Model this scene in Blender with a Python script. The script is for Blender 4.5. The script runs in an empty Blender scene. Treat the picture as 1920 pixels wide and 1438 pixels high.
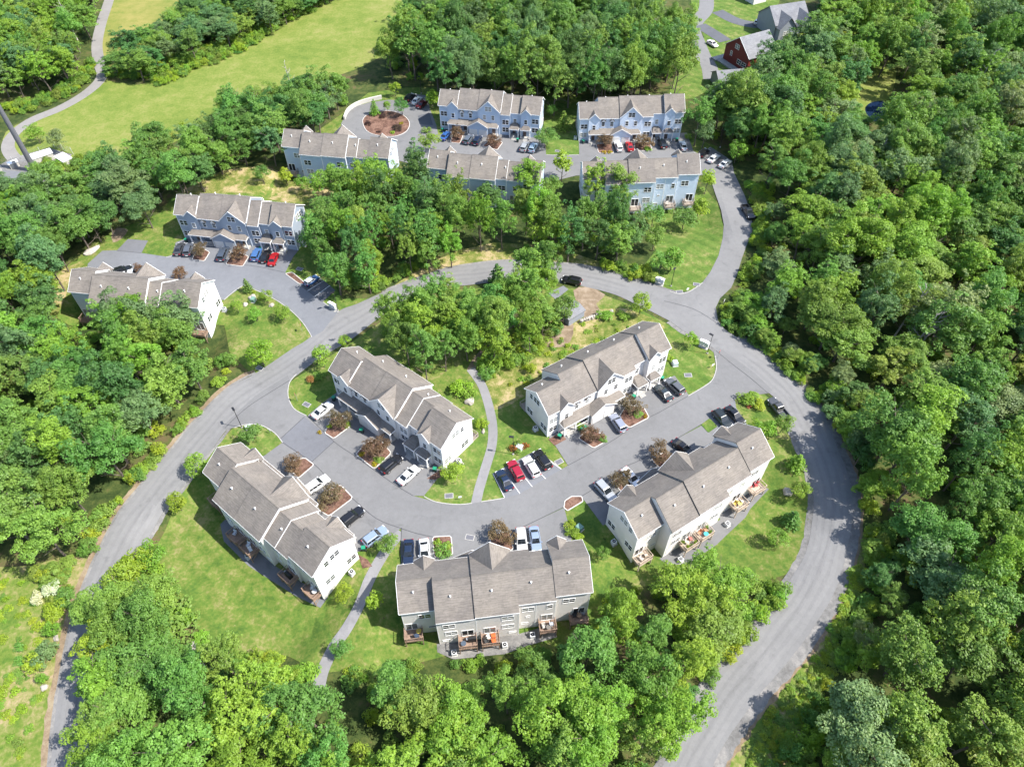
import bpy, bmesh, math, random
import numpy as np
from mathutils import Vector, Matrix, Quaternion
from math import radians, sin, cos, pi, tan

# ------------------------------------------------------------------ camera, sky, sun, exposure
SC = bpy.context.scene
COL = SC.collection
H = 110.0                      # drone height above the ground, metres
PITCH = radians(49.5)          # camera looks down by this much
FPX = 1350.0                   # focal length in pixels of the 1920 px wide photograph
cam = bpy.data.cameras.new('camera'); cam.sensor_width = 36.0; cam.lens = 36.0*FPX/1920.0
cam.clip_start = 1.0; cam.clip_end = 6000.0
camo = bpy.data.objects.new('camera', cam); COL.objects.link(camo)
camo.location = (0, 0, H); camo.rotation_euler = (pi/2-PITCH, 0, 0)
SC.camera = camo
SUN_AZ, SUN_EL = radians(-12.5), radians(53.0)     # azimuth from +X, counter-clockwise
SUND = Vector((cos(SUN_EL)*cos(SUN_AZ), cos(SUN_EL)*sin(SUN_AZ), sin(SUN_EL)))
w = bpy.data.worlds.new('World'); SC.world = w; w.use_nodes = True
nt = w.node_tree
sky = nt.nodes.new('ShaderNodeTexSky'); sky.sky_type = 'NISHITA'; sky.sun_disc = False
sky.sun_elevation = SUN_EL; sky.sun_rotation = pi/2-SUN_AZ
sky.air_density = 1.0; sky.dust_density = 1.0; sky.ozone_density = 1.0
nt.links.new(sky.outputs[0], nt.nodes['Background'].inputs[0]); nt.nodes['Background'].inputs[1].default_value = 0.15
sl = bpy.data.lights.new('sun', 'SUN'); sl.energy = 4.6; sl.angle = radians(0.53); sl.color = (1.0, 0.955, 0.88)
so = bpy.data.objects.new('sun', sl); COL.objects.link(so); so.location = (0, 0, 300)
so.rotation_euler = (-SUND).to_track_quat('-Z', 'Y').to_euler()
SC.view_settings.view_transform = 'Standard'; SC.view_settings.look = 'None'
SC.view_settings.gamma = 1.0; SC.view_settings.use_curve_mapping = False
SC.view_settings.exposure = 1.2
SC.cycles.max_bounces = 4; SC.cycles.diffuse_bounces = 2; SC.cycles.transmission_bounces = 2; SC.cycles.transparent_max_bounces = 4
SC.cycles.use_adaptive_sampling = True; SC.cycles.adaptive_threshold = 0.025
RND = random.Random(7)

# ------------------------------------------------------------------ townhouse rows: x, y, heading, back towards the camera, roof step pattern
TOWN = dict(
    D=(6.63, 80.62, 32.95, 0, 'D'), C=(-34.58, 91.06, -38.9, 0, 'C'), B=(-47.48, 73.65, -39.24, 1, 'C'),
    E=(16.13, 62.01, 32.74, 1, 'D'), F=(-17.48, 50.8, 7.22, 1, 'D'), L1=(-79.1, 140.05, -9.08, 0, 'C'),
    L2=(-92.15, 120.53, -7.81, 1, 'C'), A2=(18.75, 183.79, 2.02, 0, 'D'), A5=(17.56, 161.86, 2.94, 1, 'D'),
    A1=(-20.44, 190.13, -10.01, 0, 'C'), A3=(-58.72, 176.36, -8.97, 1, 'C'), A4=(-19.9, 166.55, -9.71, 1, 'C'))
BLEN = 28.5

def smooth(a, b, t):
    t = min(1.0, max(0.0, (t-a)/(b-a))); return t*t*(3-2*t)
_DIPS = []
for k, (X, Y, a, m, p) in TOWN.items():
    if m:
        a = radians(a); _DIPS.append((X, Y, cos(a), sin(a)))
def T(x, y):
    """height of the ground: it falls away behind the walk-out rows"""
    d = 0.0
    for X, Y, c, s in _DIPS:
        dx, dy = x-X, y-Y
        lx = dx*c+dy*s
        if lx < -7 or lx > 36: continue
        ly = -(-dx*s+dy*c)
        if ly < 1.5 or ly > 27: continue
        v = smooth(1.5, 8.0, ly)*(1-smooth(14, 27, ly))*smooth(-7, -1, lx)*(1-smooth(29.5, 36, lx))
        if v > d: d = v
    return -2.0*d

_fw = (0, cos(PITCH), -sin(PITCH)); _up = (0, sin(PITCH), cos(PITCH))
def W(px, py, z=0.0):
    """survey point: where the sight line through a pixel of the photograph meets height z"""
    a, b = (px-960)/FPX, -(py-719)/FPX
    dx, dy, dz = a, b*_up[1]+_fw[1], b*_up[2]+_fw[2]
    t = (z-H)/dz
    return dx*t, dy*t
def G(px, py, above=0.0):
    z = 0.0
    for _ in range(5):
        x, y = W(px, py, z+above); z = T(x, y)
    return x, y, z
def pix(x, y, z):
    d2 = y*_fw[1]+(z-H)*_fw[2]
    if d2 < 1: return (-9999, -9999)
    return 960+FPX*x/d2, 719-FPX*(y*_up[1]+(z-H)*_up[2])/d2
def inside(poly, x, y):
    c = False; n = len(poly); j = n-1
    for i in range(n):
        xi, yi = poly[i][0], poly[i][1]; xj, yj = poly[j][0], poly[j][1]
        if (yi > y) != (yj > y) and x < (xj-xi)*(y-yi)/(yj-yi)+xi: c = not c
        j = i
    return c
def spline(pts, n=6, closed=False):
    out = []; N = len(pts)
    rng = range(N) if closed else range(N-1)
    for i in rng:
        if closed: p0, p1, p2, p3 = pts[i-1], pts[i], pts[(i+1) % N], pts[(i+2) % N]
        else: p0, p1, p2, p3 = pts[max(i-1, 0)], pts[i], pts[i+1], pts[min(i+2, N-1)]
        for k in range(n):
            t = k/n
            out.append(tuple(0.5*((2*b)+(-a+c)*t+(2*a-5*b+4*c-d)*t*t+(-a+3*b-3*c+d)*t**3) for a, b, c, d in zip(p0[:2], p1[:2], p2[:2], p3[:2])))
    if not closed: out.append(tuple(pts[-1][:2]))
    return out

# ------------------------------------------------------------------ materials
def newmat(name):
    m = bpy.data.materials.new(name); m.use_nodes = True
    return m, m.node_tree, m.node_tree.nodes['Principled BSDF']
def N(nt, t, **kw):
    n = nt.nodes.new(t)
    for k, v in kw.items(): setattr(n, k, v)
    return n
def ramp(nt, fac, stops):
    r = N(nt, 'ShaderNodeValToRGB'); e = r.color_ramp.elements
    while len(e) < len(stops): e.new(0.5)
    for q, (p, c) in zip(e, stops): q.position = p; q.color = (*c, 1) if len(c) == 3 else c
    nt.links.new(fac, r.inputs[0]); return r.outputs[0]
def noise(nt, scale, detail=4, vec=None, rough=0.55, dist=0.0):
    n = N(nt, 'ShaderNodeTexNoise'); n.inputs['Scale'].default_value = scale; n.inputs['Detail'].default_value = detail
    n.inputs['Roughness'].default_value = rough; n.inputs['Distortion'].default_value = dist
    if vec is not None: nt.links.new(vec, n.inputs['Vector'])
    return n.outputs[0]
def mix(nt, fac, a, b, mode='MIX'):
    m = N(nt, 'ShaderNodeMix', data_type='RGBA', blend_type=mode)
    for s, v in ((m.inputs[0], fac), (m.inputs[6], a), (m.inputs[7], b)):
        if isinstance(v, (int, float)): s.default_value = v
        elif isinstance(v, tuple): s.default_value = (*v, 1)
        else: nt.links.new(v, s)
    return m.outputs[2]
def bump(nt, bsdf, h, strength=0.3, dist=0.05):
    b = N(nt, 'ShaderNodeBump'); b.inputs['Strength'].default_value = strength; b.inputs['Distance'].default_value = dist
    nt.links.new(h, b.inputs['Height']); nt.links.new(b.outputs[0], bsdf.inputs['Normal'])
def coords(nt, kind='Object'):
    return N(nt, 'ShaderNodeTexCoord').outputs[kind]
def plain(name, c, rough=0.6, metal=0.0, var=0.08, scale=3.0):
    m, nt, b = newmat(name)
    n = noise(nt, scale, 5, coords(nt))
    col = ramp(nt, n, [(0.3, tuple(max(0, v*(1-var)) for v in c)), (0.7, tuple(v*(1+var) for v in c))])
    nt.links.new(col, b.inputs['Base Color']); b.inputs['Roughness'].default_value = rough; b.inputs['Metallic'].default_value = metal
    return m

KEY = 0.76      # all ground and roof colours share the photograph's key
def ground_mat(name, stops, scales=(0.08, 0.6, 4.0), weights=(0.45, 0.35, 0.2), rough=0.95, bumpy=0.4, speck=None, mow=0.0):
    stops = [(p, tuple(q*KEY for q in c)) for p, c in stops]
    m, nt, b = newmat(name); v = coords(nt)
    acc = None
    for s, wgt in zip(scales, weights):
        n = noise(nt, s, 5, v, 0.6, 0.3)
        mu = N(nt, 'ShaderNodeMath', operation='MULTIPLY'); nt.links.new(n, mu.inputs[0]); mu.inputs[1].default_value = wgt
        if acc is None: acc = mu.outputs[0]
        else:
            ad = N(nt, 'ShaderNodeMath', operation='ADD'); nt.links.new(acc, ad.inputs[0]); nt.links.new(mu.outputs[0], ad.inputs[1]); acc = ad.outputs[0]
    mr = N(nt, 'ShaderNodeMapRange'); nt.links.new(acc, mr.inputs[0]); mr.inputs[1].default_value = 0.37; mr.inputs[2].default_value = 0.63; mr.inputs[3].default_value = 0.22; mr.inputs[4].default_value = 0.80
    col = ramp(nt, mr.outputs[0], stops)
    if speck:
        n2 = noise(nt, speck[0], 3, v)
        f = ramp(nt, n2, [(speck[1], (0, 0, 0)), (speck[1]+0.07, (1, 1, 1))])
        col = mix(nt, f, col, speck[2])
    if mow:
        wv = N(nt, 'ShaderNodeTexWave', wave_type='BANDS', bands_direction='DIAGONAL'); wv.inputs['Scale'].default_value = 0.16; wv.inputs['Distortion'].default_value = 1.2; wv.inputs['Detail'].default_value = 2; nt.links.new(v, wv.inputs['Vector'])
        col = mix(nt, 1.0, col, ramp(nt, wv.outputs[0], [(0.35, (1-mow,)*3), (0.65, (1+mow,)*3)]), 'MULTIPLY')
    nt.links.new(col, b.inputs['Base Color']); b.inputs['Roughness'].default_value = rough
    b.inputs['Specular IOR Level'].default_value = 0.15
    bump(nt, b, noise(nt, scales[-1]*1.6, 6, v, 0.7), bumpy, 0.12)
    return m

def asphalt_mat(name, c, tint=0.0, streak=0.5):
    c = tuple(q*KEY for q in c)
    m, nt, b = newmat(name); v = coords(nt)
    n1 = noise(nt, 0.07, 5, v, 0.65, 0.6); n2 = noise(nt, 0.9, 6, v, 0.7); n3 = noise(nt, 5, 3, v)
    base = ramp(nt, n1, [(0.34, tuple(x*0.78 for x in c)), (0.66, tuple(x*1.16 for x in c))])
    c2 = mix(nt, 0.45, base, ramp(nt, n2, [(0.3, tuple(x*0.82 for x in c)), (0.7, tuple(x*1.14 for x in c))]))
    c3 = mix(nt, 0.14, c2, ramp(nt, n3, [(0.3, tuple(x*0.7 for x in c)), (0.7, tuple(x*1.3 for x in c))]))
    st = ramp(nt, noise(nt, 0.28, 4, v, 0.6, 0.5), [(0.60, (1, 1, 1)), (0.70, (0.84, 0.84, 0.84))])      # old oil and water stains
    c3 = mix(nt, 1.0, c3, st, 'MULTIPLY')
    # thin tar-sealed cracks
    vo = N(nt, 'ShaderNodeTexVoronoi', feature='DISTANCE_TO_EDGE'); vo.inputs['Scale'].default_value = 0.09
    dn = noise(nt, 0.35, 4, v); vm = N(nt, 'ShaderNodeVectorMath', operation='MULTIPLY_ADD')
    nt.links.new(dn, vm.inputs[0]); vm.inputs[1].default_value = (5, 5, 5); nt.links.new(v, vm.inputs[2]); nt.links.new(vm.outputs[0], vo.inputs['Vector'])
    cr = ramp(nt, vo.outputs[0], [(0.0, (1, 1, 1)), (0.006, (0, 0, 0))])
    mm = N(nt, 'ShaderNodeMath', operation='MULTIPLY'); nt.links.new(cr, mm.inputs[0]); mm.inputs[1].default_value = streak
    col = mix(nt, mm.outputs[0], c3, tuple(x*0.5 for x in c))
    nt.links.new(col, b.inputs['Base Color']); b.inputs['Roughness'].default_value = 0.9; b.inputs['Specular IOR Level'].default_value = 0.2
    bump(nt, b, n3, 0.15, 0.02)
    return m

def shingle_mat(name, c):
    c = tuple(q*KEY for q in c)
    m, nt, b = newmat(name); v = coords(nt)
    # overlapping courses of slate-sized tabs with tab to tab colour change
    br = N(nt, 'ShaderNodeTexBrick'); br.inputs['Scale'].default_value = 1.0
    br.inputs['Brick Width'].default_value = 0.9; br.inputs['Row Height'].default_value = 0.16; br.inputs['Mortar Size'].default_value = 0.004
    br.inputs['Color1'].default_value = (*[x*0.80 for x in c], 1); br.inputs['Color2'].default_value = (*[x*1.22 for x in c], 1)
    br.inputs['Mortar'].default_value = (*[x*0.85 for x in c], 1)
    nt.links.new(N(nt, 'ShaderNodeUVMap').outputs[0], br.inputs['Vector'])
    n1 = noise(nt, 1.3, 5, v, 0.65, 1.2)
    col = mix(nt, 0.55, br.outputs[0], ramp(nt, n1, [(0.36, tuple(x*0.78 for x in c)), (0.64, tuple(x*1.2 for x in c))]))
    n2 = N(nt, 'ShaderNodeTexWave', wave_type='BANDS', bands_direction='Y'); n2.inputs['Scale'].default_value = 0.9; n2.inputs['Distortion'].default_value = 6.0
    n2.inputs['Detail'].default_value = 3; n2.inputs['Detail Scale'].default_value = 0.8; nt.links.new(N(nt, 'ShaderNodeUVMap').outputs[0], n2.inputs['Vector'])
    col = mix(nt, 0.07, col, n2.outputs[0], 'OVERLAY')
    n3 = noise(nt, 0.22, 3, v, 0.5, 0.6); col = mix(nt, 1.0, col, ramp(nt, n3, [(0.38, (0.90, 0.90, 0.91)), (0.62, (1.08, 1.07, 1.05))]), 'MULTIPLY')      # uneven fading
    col = mix(nt, 1.0, col, ramp(nt, N(nt, 'ShaderNodeObjectInfo').outputs['Random'], [(0.0, (0.94, 0.94, 0.95)), (1.0, (1.05, 1.045, 1.03))]), 'MULTIPLY')
    nt.links.new(col, b.inputs['Base Color']); b.inputs['Roughness'].default_value = 0.92; b.inputs['Specular IOR Level'].default_value = 0.2
    bump(nt, b, br.outputs[1], 0.25, 0.02)
    return m
def siding_mat(name, c):
    m, nt, b = newmat(name); v = coords(nt)
    wv = N(nt, 'ShaderNodeTexWave', wave_type='BANDS', bands_direction='Z', wave_profile='SAW'); wv.inputs['Scale'].default_value = 1.25
    nt.links.new(v, wv.inputs['Vector'])
    n1 = noise(nt, 0.7, 4, v)
    base = ramp(nt, n1, [(0.3, tuple(x*0.95 for x in c)), (0.7, tuple(min(0.9, x*1.04) for x in c))])
    col = mix(nt, 1.0, base, ramp(nt, wv.outputs[1], [(0.0, (0.90, 0.90, 0.90)), (0.12, (1, 1, 1))]), 'MULTIPLY')
    nt.links.new(col, b.inputs['Base Color']); b.inputs['Roughness'].default_value = 0.6
    bump(nt, b, wv.outputs[1], 0.35, 0.03)
    return m
def leaf_mat(name, fixed=None, spread=0.09):
    m, nt, b = newmat(name)
    oi = N(nt, 'ShaderNodeObjectInfo')
    at = N(nt, 'ShaderNodeAttribute', attribute_type='INSTANCER', attribute_name='tint')
    base = mix(nt, 1.0, oi.outputs['Color'], at.outputs['Color'], 'ADD')      # single plants carry their colour, the masses give one to each plant
    if fixed is not None:
        rgb = N(nt, 'ShaderNodeRGB'); rgb.outputs[0].default_value = (*fixed, 1); base = rgb.outputs[0]
    hs = N(nt, 'ShaderNodeHueSaturation'); nt.links.new(base, hs.inputs['Color'])
    mr = N(nt, 'ShaderNodeMapRange'); mr.inputs[3].default_value = 0.485; mr.inputs[4].default_value = 0.515; nt.links.new(oi.outputs['Random'], mr.inputs[0]); nt.links.new(mr.outputs[0], hs.inputs['Hue'])
    g = N(nt, 'ShaderNodeNewGeometry'); r2 = N(nt, 'ShaderNodeMapRange'); r2.inputs[3].default_value = 1-spread*2; r2.inputs[4].default_value = 1+spread*2
    nt.links.new(g.outputs['Random Per Island'], r2.inputs[0]); nt.links.new(r2.outputs[0], hs.inputs['Value'])
    nv = noise(nt, 0.35, 2, coords(nt)); c2 = mix(nt, 1.0, hs.outputs[0], ramp(nt, nv, [(0.35, (0.82, 0.86, 0.86)), (0.65, (1.15, 1.08, 1.0))]), 'MULTIPLY')
    nt.links.new(c2, b.inputs['Base Color']); b.inputs['Roughness'].default_value = 0.5; b.inputs['Specular IOR Level'].default_value = 0.28
    tr = N(nt, 'ShaderNodeBsdfTranslucent'); tc = mix(nt, 1.0, c2, (1.3, 1.35, 0.4), 'MULTIPLY'); nt.links.new(tc, tr.inputs[0])
    ms = N(nt, 'ShaderNodeMixShader'); ms.inputs[0].default_value = 0.36
    nt.links.new(b.outputs[0], ms.inputs[1]); nt.links.new(tr.outputs[0], ms.inputs[2])
    nt.links.new(ms.outputs[0], nt.nodes['Material Output'].inputs[0])
    return m
def paint_mat(name):
    m, nt, b = newmat(name); oi = N(nt, 'ShaderNodeObjectInfo')
    nt.links.new(oi.outputs['Color'], b.inputs['Base Color']); b.inputs['Roughness'].default_value = 0.28; b.inputs['Metallic'].default_value = 0.25
    b.inputs['Coat Weight'].default_value = 0.6; b.inputs['Coat Roughness'].default_value = 0.06
    return m
def tinted(name, rough=0.7):
    m, nt, b = newmat(name); oi = N(nt, 'ShaderNodeObjectInfo')
    n = noise(nt, 2.5, 4, coords(nt)); c = mix(nt, 1.0, oi.outputs['Color'], ramp(nt, n, [(0.3, (0.88, 0.88, 0.88)), (0.7, (1.06, 1.06, 1.06))]), 'MULTIPLY')
    nt.links.new(c, b.inputs['Base Color']); b.inputs['Roughness'].default_value = rough; return m

M = {}
M['floor'] = ground_mat('forest_floor', [(0.3, (0.025, 0.045, 0.012)), (0.45, (0.05, 0.075, 0.02)), (0.58, (0.09, 0.11, 0.03)), (0.7, (0.13, 0.10, 0.05))])
M['lawn'] = ground_mat('lawn_grass', [(0.26, (0.060, 0.122, 0.022)), (0.44, (0.100, 0.166, 0.028)), (0.57, (0.150, 0.192, 0.042)), (0.76, (0.26, 0.24, 0.10))], (0.12, 0.6, 2.2), (0.32, 0.38, 0.30), bumpy=0.6, mow=0.04, speck=(1.6, 0.72, (0.27, 0.25, 0.13)))
M['lawn_green'] = ground_mat('lawn_green', [(0.26, (0.065, 0.130, 0.022)), (0.46, (0.100, 0.168, 0.030)), (0.60, (0.145, 0.195, 0.045)), (0.76, (0.25, 0.245, 0.09))], (0.14, 0.6, 2.2), (0.32, 0.38, 0.30), bumpy=0.6, mow=0.07, speck=(1.6, 0.73, (0.24, 0.23, 0.11)))
M['rough'] = ground_mat('rough_grass', [(0.33, (0.10, 0.15, 0.025)), (0.45, (0.17, 0.19, 0.045)), (0.55, (0.27, 0.25, 0.09)), (0.66, (0.42, 0.33, 0.18))], (0.12, 0.6, 3.0), bumpy=0.7)
M['meadow'] = ground_mat('meadow_grass', [(0.26, (0.115, 0.175, 0.030)), (0.45, (0.160, 0.212, 0.040)), (0.58, (0.200, 0.235, 0.055)), (0.76, (0.26, 0.26, 0.085))], (0.035, 0.25, 1.4), (0.36, 0.34, 0.30), bumpy=0.8)
M['dry'] = ground_mat('dry_meadow_grass', [(0.26, (0.14, 0.19, 0.035)), (0.5, (0.215, 0.225, 0.055)), (0.74, (0.29, 0.26, 0.08))], (0.04, 0.3, 1.5), bumpy=0.7)
M['weeds'] = ground_mat('weedy_grass', [(0.24, (0.075, 0.15, 0.022)), (0.44, (0.14, 0.20, 0.035)), (0.56, (0.215, 0.23, 0.07)), (0.70, (0.34, 0.28, 0.14)), (0.80, (0.38, 0.29, 0.19))], (0.12, 0.5, 1.6), (0.36, 0.36, 0.28), bumpy=1.0)
M['dirt'] = ground_mat('bare_dirt', [(0.3, (0.17, 0.125, 0.085)), (0.5, (0.25, 0.19, 0.13)), (0.7, (0.34, 0.27, 0.20))], (0.2, 0.8, 4.0), bumpy=0.5)
M['mulch'] = ground_mat('bark_mulch', [(0.34, (0.10, 0.055, 0.04)), (0.5, (0.17, 0.095, 0.07)), (0.66, (0.25, 0.15, 0.11))], (0.4, 2.0, 9.0), bumpy=0.8)
M['gravel'] = ground_mat('gravel', [(0.28, (0.15, 0.145, 0.14)), (0.5, (0.21, 0.205, 0.20)), (0.72, (0.30, 0.285, 0.27))], (0.2, 1.5, 9.0), bumpy=0.6)
M['verge'] = ground_mat('leaf_litter_verge', [(0.28, (0.16, 0.13, 0.08)), (0.5, (0.26, 0.19, 0.125)), (0.72, (0.33, 0.27, 0.18))], (0.2, 1.2, 6.0), bumpy=0.6)
M['road'] = asphalt_mat('old_asphalt', (0.212, 0.210, 0.211), streak=0.12)
M['drive'] = asphalt_mat('drive_asphalt', (0.192, 0.191, 0.193), streak=0.16)
M['lot'] = asphalt_mat('lot_asphalt', (0.186, 0.193, 0.210), streak=0.15)
M['patch'] = asphalt_mat('patch_asphalt', (0.160, 0.164, 0.180), streak=0.05)
M['track'] = asphalt_mat('track_asphalt', (0.262, 0.248, 0.236), streak=0.2)
M['newroad'] = asphalt_mat('dark_asphalt', (0.12, 0.125, 0.14), streak=0.1)
M['path'] = asphalt_mat('path_asphalt', (0.25, 0.245, 0.25), streak=0.2)
M['kerb'] = plain('kerb_concrete', (0.44, 0.425, 0.40), 0.85, var=0.12)
M['concrete'] = plain('concrete', (0.31, 0.30, 0.28), 0.85, var=0.15)
M['seam'] = plain('tar_seam', (0.055, 0.055, 0.06), 0.8)
M['line'] = plain('road_paint', (0.58, 0.58, 0.57), 0.7, var=0.12, scale=2.0)
M['shingle'] = shingle_mat('taupe_shingle', (0.206, 0.184, 0.163))
M['shingle2'] = shingle_mat('pewter_shingle', (0.23, 0.235, 0.25))
M['trim'] = plain('white_trim', (0.78, 0.77, 0.75), 0.5, var=0.03)
M['cream'] = siding_mat('cream_siding', (0.68, 0.645, 0.61)); M['blue'] = siding_mat('blue_siding', (0.41, 0.49, 0.59))
M['paleblue'] = siding_mat('pale_blue_siding', (0.54, 0.61, 0.70)); M['slate'] = siding_mat('slate_siding', (0.28, 0.325, 0.39)); M['sage'] = siding_mat('pale_sage_siding', (0.60, 0.63, 0.62))
M['redwood'] = siding_mat('barn_red_siding', (0.17, 0.022, 0.02)); M['greysiding'] = siding_mat('grey_siding', (0.24, 0.26, 0.29))
M['garage'] = plain('garage_door', (0.58, 0.57, 0.55), 0.5, var=0.04); M['entry'] = plain('entry_door', (0.10, 0.07, 0.06), 0.5)
M['deckwood'] = plain('deck_wood', (0.235, 0.158, 0.115), 0.75, var=0.25, scale=1.5); M['decktan'] = plain('tan_deck', (0.40, 0.32, 0.25), 0.75, var=0.2, scale=1.5); M['deckgrey'] = plain('weathered_deck', (0.30, 0.25, 0.21), 0.8, var=0.2, scale=1.5)
m, nt_, b_ = newmat('window_glass'); nt_.links.new(ramp(nt_, N(nt_, 'ShaderNodeObjectInfo').outputs['Random'], [(0.0, (0.014, 0.018, 0.022)), (0.55, (0.03, 0.036, 0.04)), (0.6, (0.14, 0.15, 0.15)), (1.0, (0.30, 0.30, 0.28))]), b_.inputs['Base Color']); b_.inputs['Roughness'].default_value = 0.06; b_.inputs['Specular IOR Level'].default_value = 0.6; M['glass'] = m
m, nt_, b_ = newmat('car_glass'); b_.inputs['Base Color'].default_value = (0.012, 0.015, 0.018, 1); b_.inputs['Roughness'].default_value = 0.05; b_.inputs['Specular IOR Level'].default_value = 0.7; M['carglass'] = m
M['paint'] = paint_mat('car_paint'); M['tyre'] = plain('tyre_rubber', (0.018, 0.018, 0.018), 0.85); M['rim'] = plain('wheel_rim', (0.45, 0.45, 0.46), 0.35, 0.7)
M['headlamp'] = plain('headlamp_lens', (0.75, 0.76, 0.78), 0.15); M['taillamp'] = plain('taillamp_lens', (0.30, 0.012, 0.012), 0.2)
M['black'] = plain('black_metal', (0.02, 0.02, 0.022), 0.5, 0.3); M['grey'] = plain('grey_metal', (0.30, 0.31, 0.33), 0.5, 0.4); M['lightgrey'] = plain('light_grey_metal', (0.58, 0.59, 0.60), 0.5, 0.2)
M['steel'] = plain('weathered_steel', (0.13, 0.13, 0.145), 0.6, 0.3); M['white'] = plain('white_paint', (0.80, 0.80, 0.79), 0.5, var=0.03)
M['bark'] = plain('bark', (0.12, 0.095, 0.075), 0.95, var=0.35, scale=2.0); M['deadwood'] = plain('bleached_wood', (0.32, 0.29, 0.26), 0.9, var=0.2, scale=2.0)
M['stone'] = plain('boulder_stone', (0.31, 0.28, 0.245), 0.9, var=0.25, scale=1.2); M['binlid'] = plain('bin_lid', (0.01, 0.20, 0.11), 0.5); M['binbody'] = plain('bin_body', (0.02, 0.05, 0.04), 0.6)
M['signred'] = plain('sign_red', (0.5, 0.02, 0.02), 0.5); M['tint'] = tinted('tinted_surface'); M['leaf'] = leaf_mat('leaves'); M['blockwall'] = plain('pale_block', (0.44, 0.42, 0.38), 0.85, var=0.12)
m, nt_, b_ = newmat('pond_water'); b_.inputs['Base Color'].default_value = (0.008, 0.018, 0.045, 1); b_.inputs['Roughness'].default_value = 0.04; b_.inputs['Specular IOR Level'].default_value = 0.3; bump(nt_, b_, noise(nt_, 2.0, 3, coords(nt_)), 0.08, 0.05); M['water'] = m

# ------------------------------------------------------------------ mesh helpers
def link(name, data, parent=None, loc=None, rot=None, color=None):
    o = bpy.data.objects.new(name, data); COL.objects.link(o)
    if parent is not None: o.parent = parent
    if loc is not None: o.location = loc
    if rot is not None: o.rotation_euler = rot
    if color is not None: o.color = (*color, 1)
    return o
def tag(o, label=None, cat=None, group=None, kind=None):
    if label: o['label'] = label
    if cat: o['category'] = cat
    if group: o['group'] = group
    if kind: o['kind'] = kind
    return o
def thing(name, label, cat, loc=(0, 0, 0), rz=0.0, group=None, scale=None):
    o = bpy.data.objects.new(name, None); COL.objects.link(o); o.empty_display_size = 0.5
    o.location = loc; o.rotation_euler = (0, 0, rz)
    if scale is not None: o.scale = scale
    return tag(o, label, cat, group)

class MB:
    def __init__(s): s.v = []; s.f = []; s.uv = {}
    def poly(s, pts, uv=None):
        n = len(s.v); s.v += [tuple(p) for p in pts]; s.f.append(list(range(n, n+len(pts))))
        if uv: s.uv[len(s.f)-1] = uv
        return s
    def box(s, x0, x1, y0, y1, z0, z1):
        n = len(s.v)
        s.v += [(x, y, z) for z in (z0, z1) for y in (y0, y1) for x in (x0, x1)]
        s.f += [[n+i for i in q] for q in ((0, 2, 3, 1), (4, 5, 7, 6), (0, 1, 5, 4), (2, 6, 7, 3), (0, 4, 6, 2), (1, 3, 7, 5))]
        return s
    def prism(s, prof, axis, a, b):
        """prof: 2-D polygon in the two other axes, extruded along axis ('x','y','z') from a to b"""
        n = len(s.v); k = len(prof)
        def P(q, t):
            return (t, q[0], q[1]) if axis == 'x' else (q[0], t, q[1]) if axis == 'y' else (q[0], q[1], t)
        s.v += [P(q, a) for q in prof]+[P(q, b) for q in prof]
        s.f.append([n+i for i in range(k)][::-1]); s.f.append([n+k+i for i in range(k)])
        for i in range(k):
            j = (i+1) % k; s.f.append([n+i, n+j, n+k+j, n+k+i])
        return s
    def slab(s, top, t):
        """a sheet with thickness t straight down; the top carries shingle coordinates"""
        n = len(s.v); k = len(top)
        s.v += [tuple(p) for p in top]+[(p[0], p[1], p[2]-t) for p in top]
        p0 = Vector(top[0]); e = None; nn = Vector((0, 0, 0))
        for i in range(1, k-1): nn += (Vector(top[i])-p0).cross(Vector(top[i+1])-p0)
        nn.normalize(); hor = Vector((0, 0, 1)).cross(nn)
        if hor.length < 1e-4: hor = Vector((1, 0, 0))
        hor.normalize(); dn = nn.cross(hor)
        s.uv[len(s.f)] = [((Vector(p)).dot(hor), (Vector(p)).dot(dn)) for p in top]
        s.f.append([n+i for i in range(k)]); s.f.append([n+k+i for i in range(k)][::-1])
        for i in range(k):
            j = (i+1) % k; s.f.append([n+i, n+k+i, n+k+j, n+j])
        return s
    def tube(s, p0, p1, r0, r1=None, n=8, cap=True):
        r1 = r0 if r1 is None else r1
        p0, p1 = Vector(p0), Vector(p1); d = (p1-p0).normalized()
        a = d.orthogonal().normalized(); b = d.cross(a); k = len(s.v)
        for p, r in ((p0, r0), (p1, r1)):
            for i in range(n):
                t = 2*pi*i/n; s.v.append(tuple(p+a*(r*cos(t))+b*(r*sin(t))))
        for i in range(n):
            j = (i+1) % n; s.f.append([k+i, k+j, k+n+j, k+n+i])
        if cap: s.f.append([k+i for i in range(n)][::-1]); s.f.append([k+n+i for i in range(n)])
        return s
    def mesh(s, name, mat, my=1, smooth=False):
        me = bpy.data.meshes.new(name)
        v = s.v if my > 0 else [(x, -y, z) for x, y, z in s.v]
        f = s.f if my > 0 else [q[::-1] for q in s.f]
        me.from_pydata(v, [], f)
        if s.uv:
            ul = me.uv_layers.new(name='uv')
            for i, uv in s.uv.items():
                p = me.polygons[i]; u = uv if my > 0 else uv[::-1]
                for li, c in zip(p.loop_indices, u): ul.data[li].uv = c
        if mat is not None: me.materials.append(mat)
        if smooth: me.polygons.foreach_set('use_smooth', [True]*len(me.polygons))
        me.update(); return me
    def build(s, name, mat, parent=None, my=1, smooth=False, **kw):
        return link(name, s.mesh(name, mat, my, smooth), parent, **kw)
def copy_tree(o, parent=None):
    c = o.copy(); COL.objects.link(c); c.parent = parent
    for ch in o.children: copy_tree(ch, c)
    return c

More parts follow.
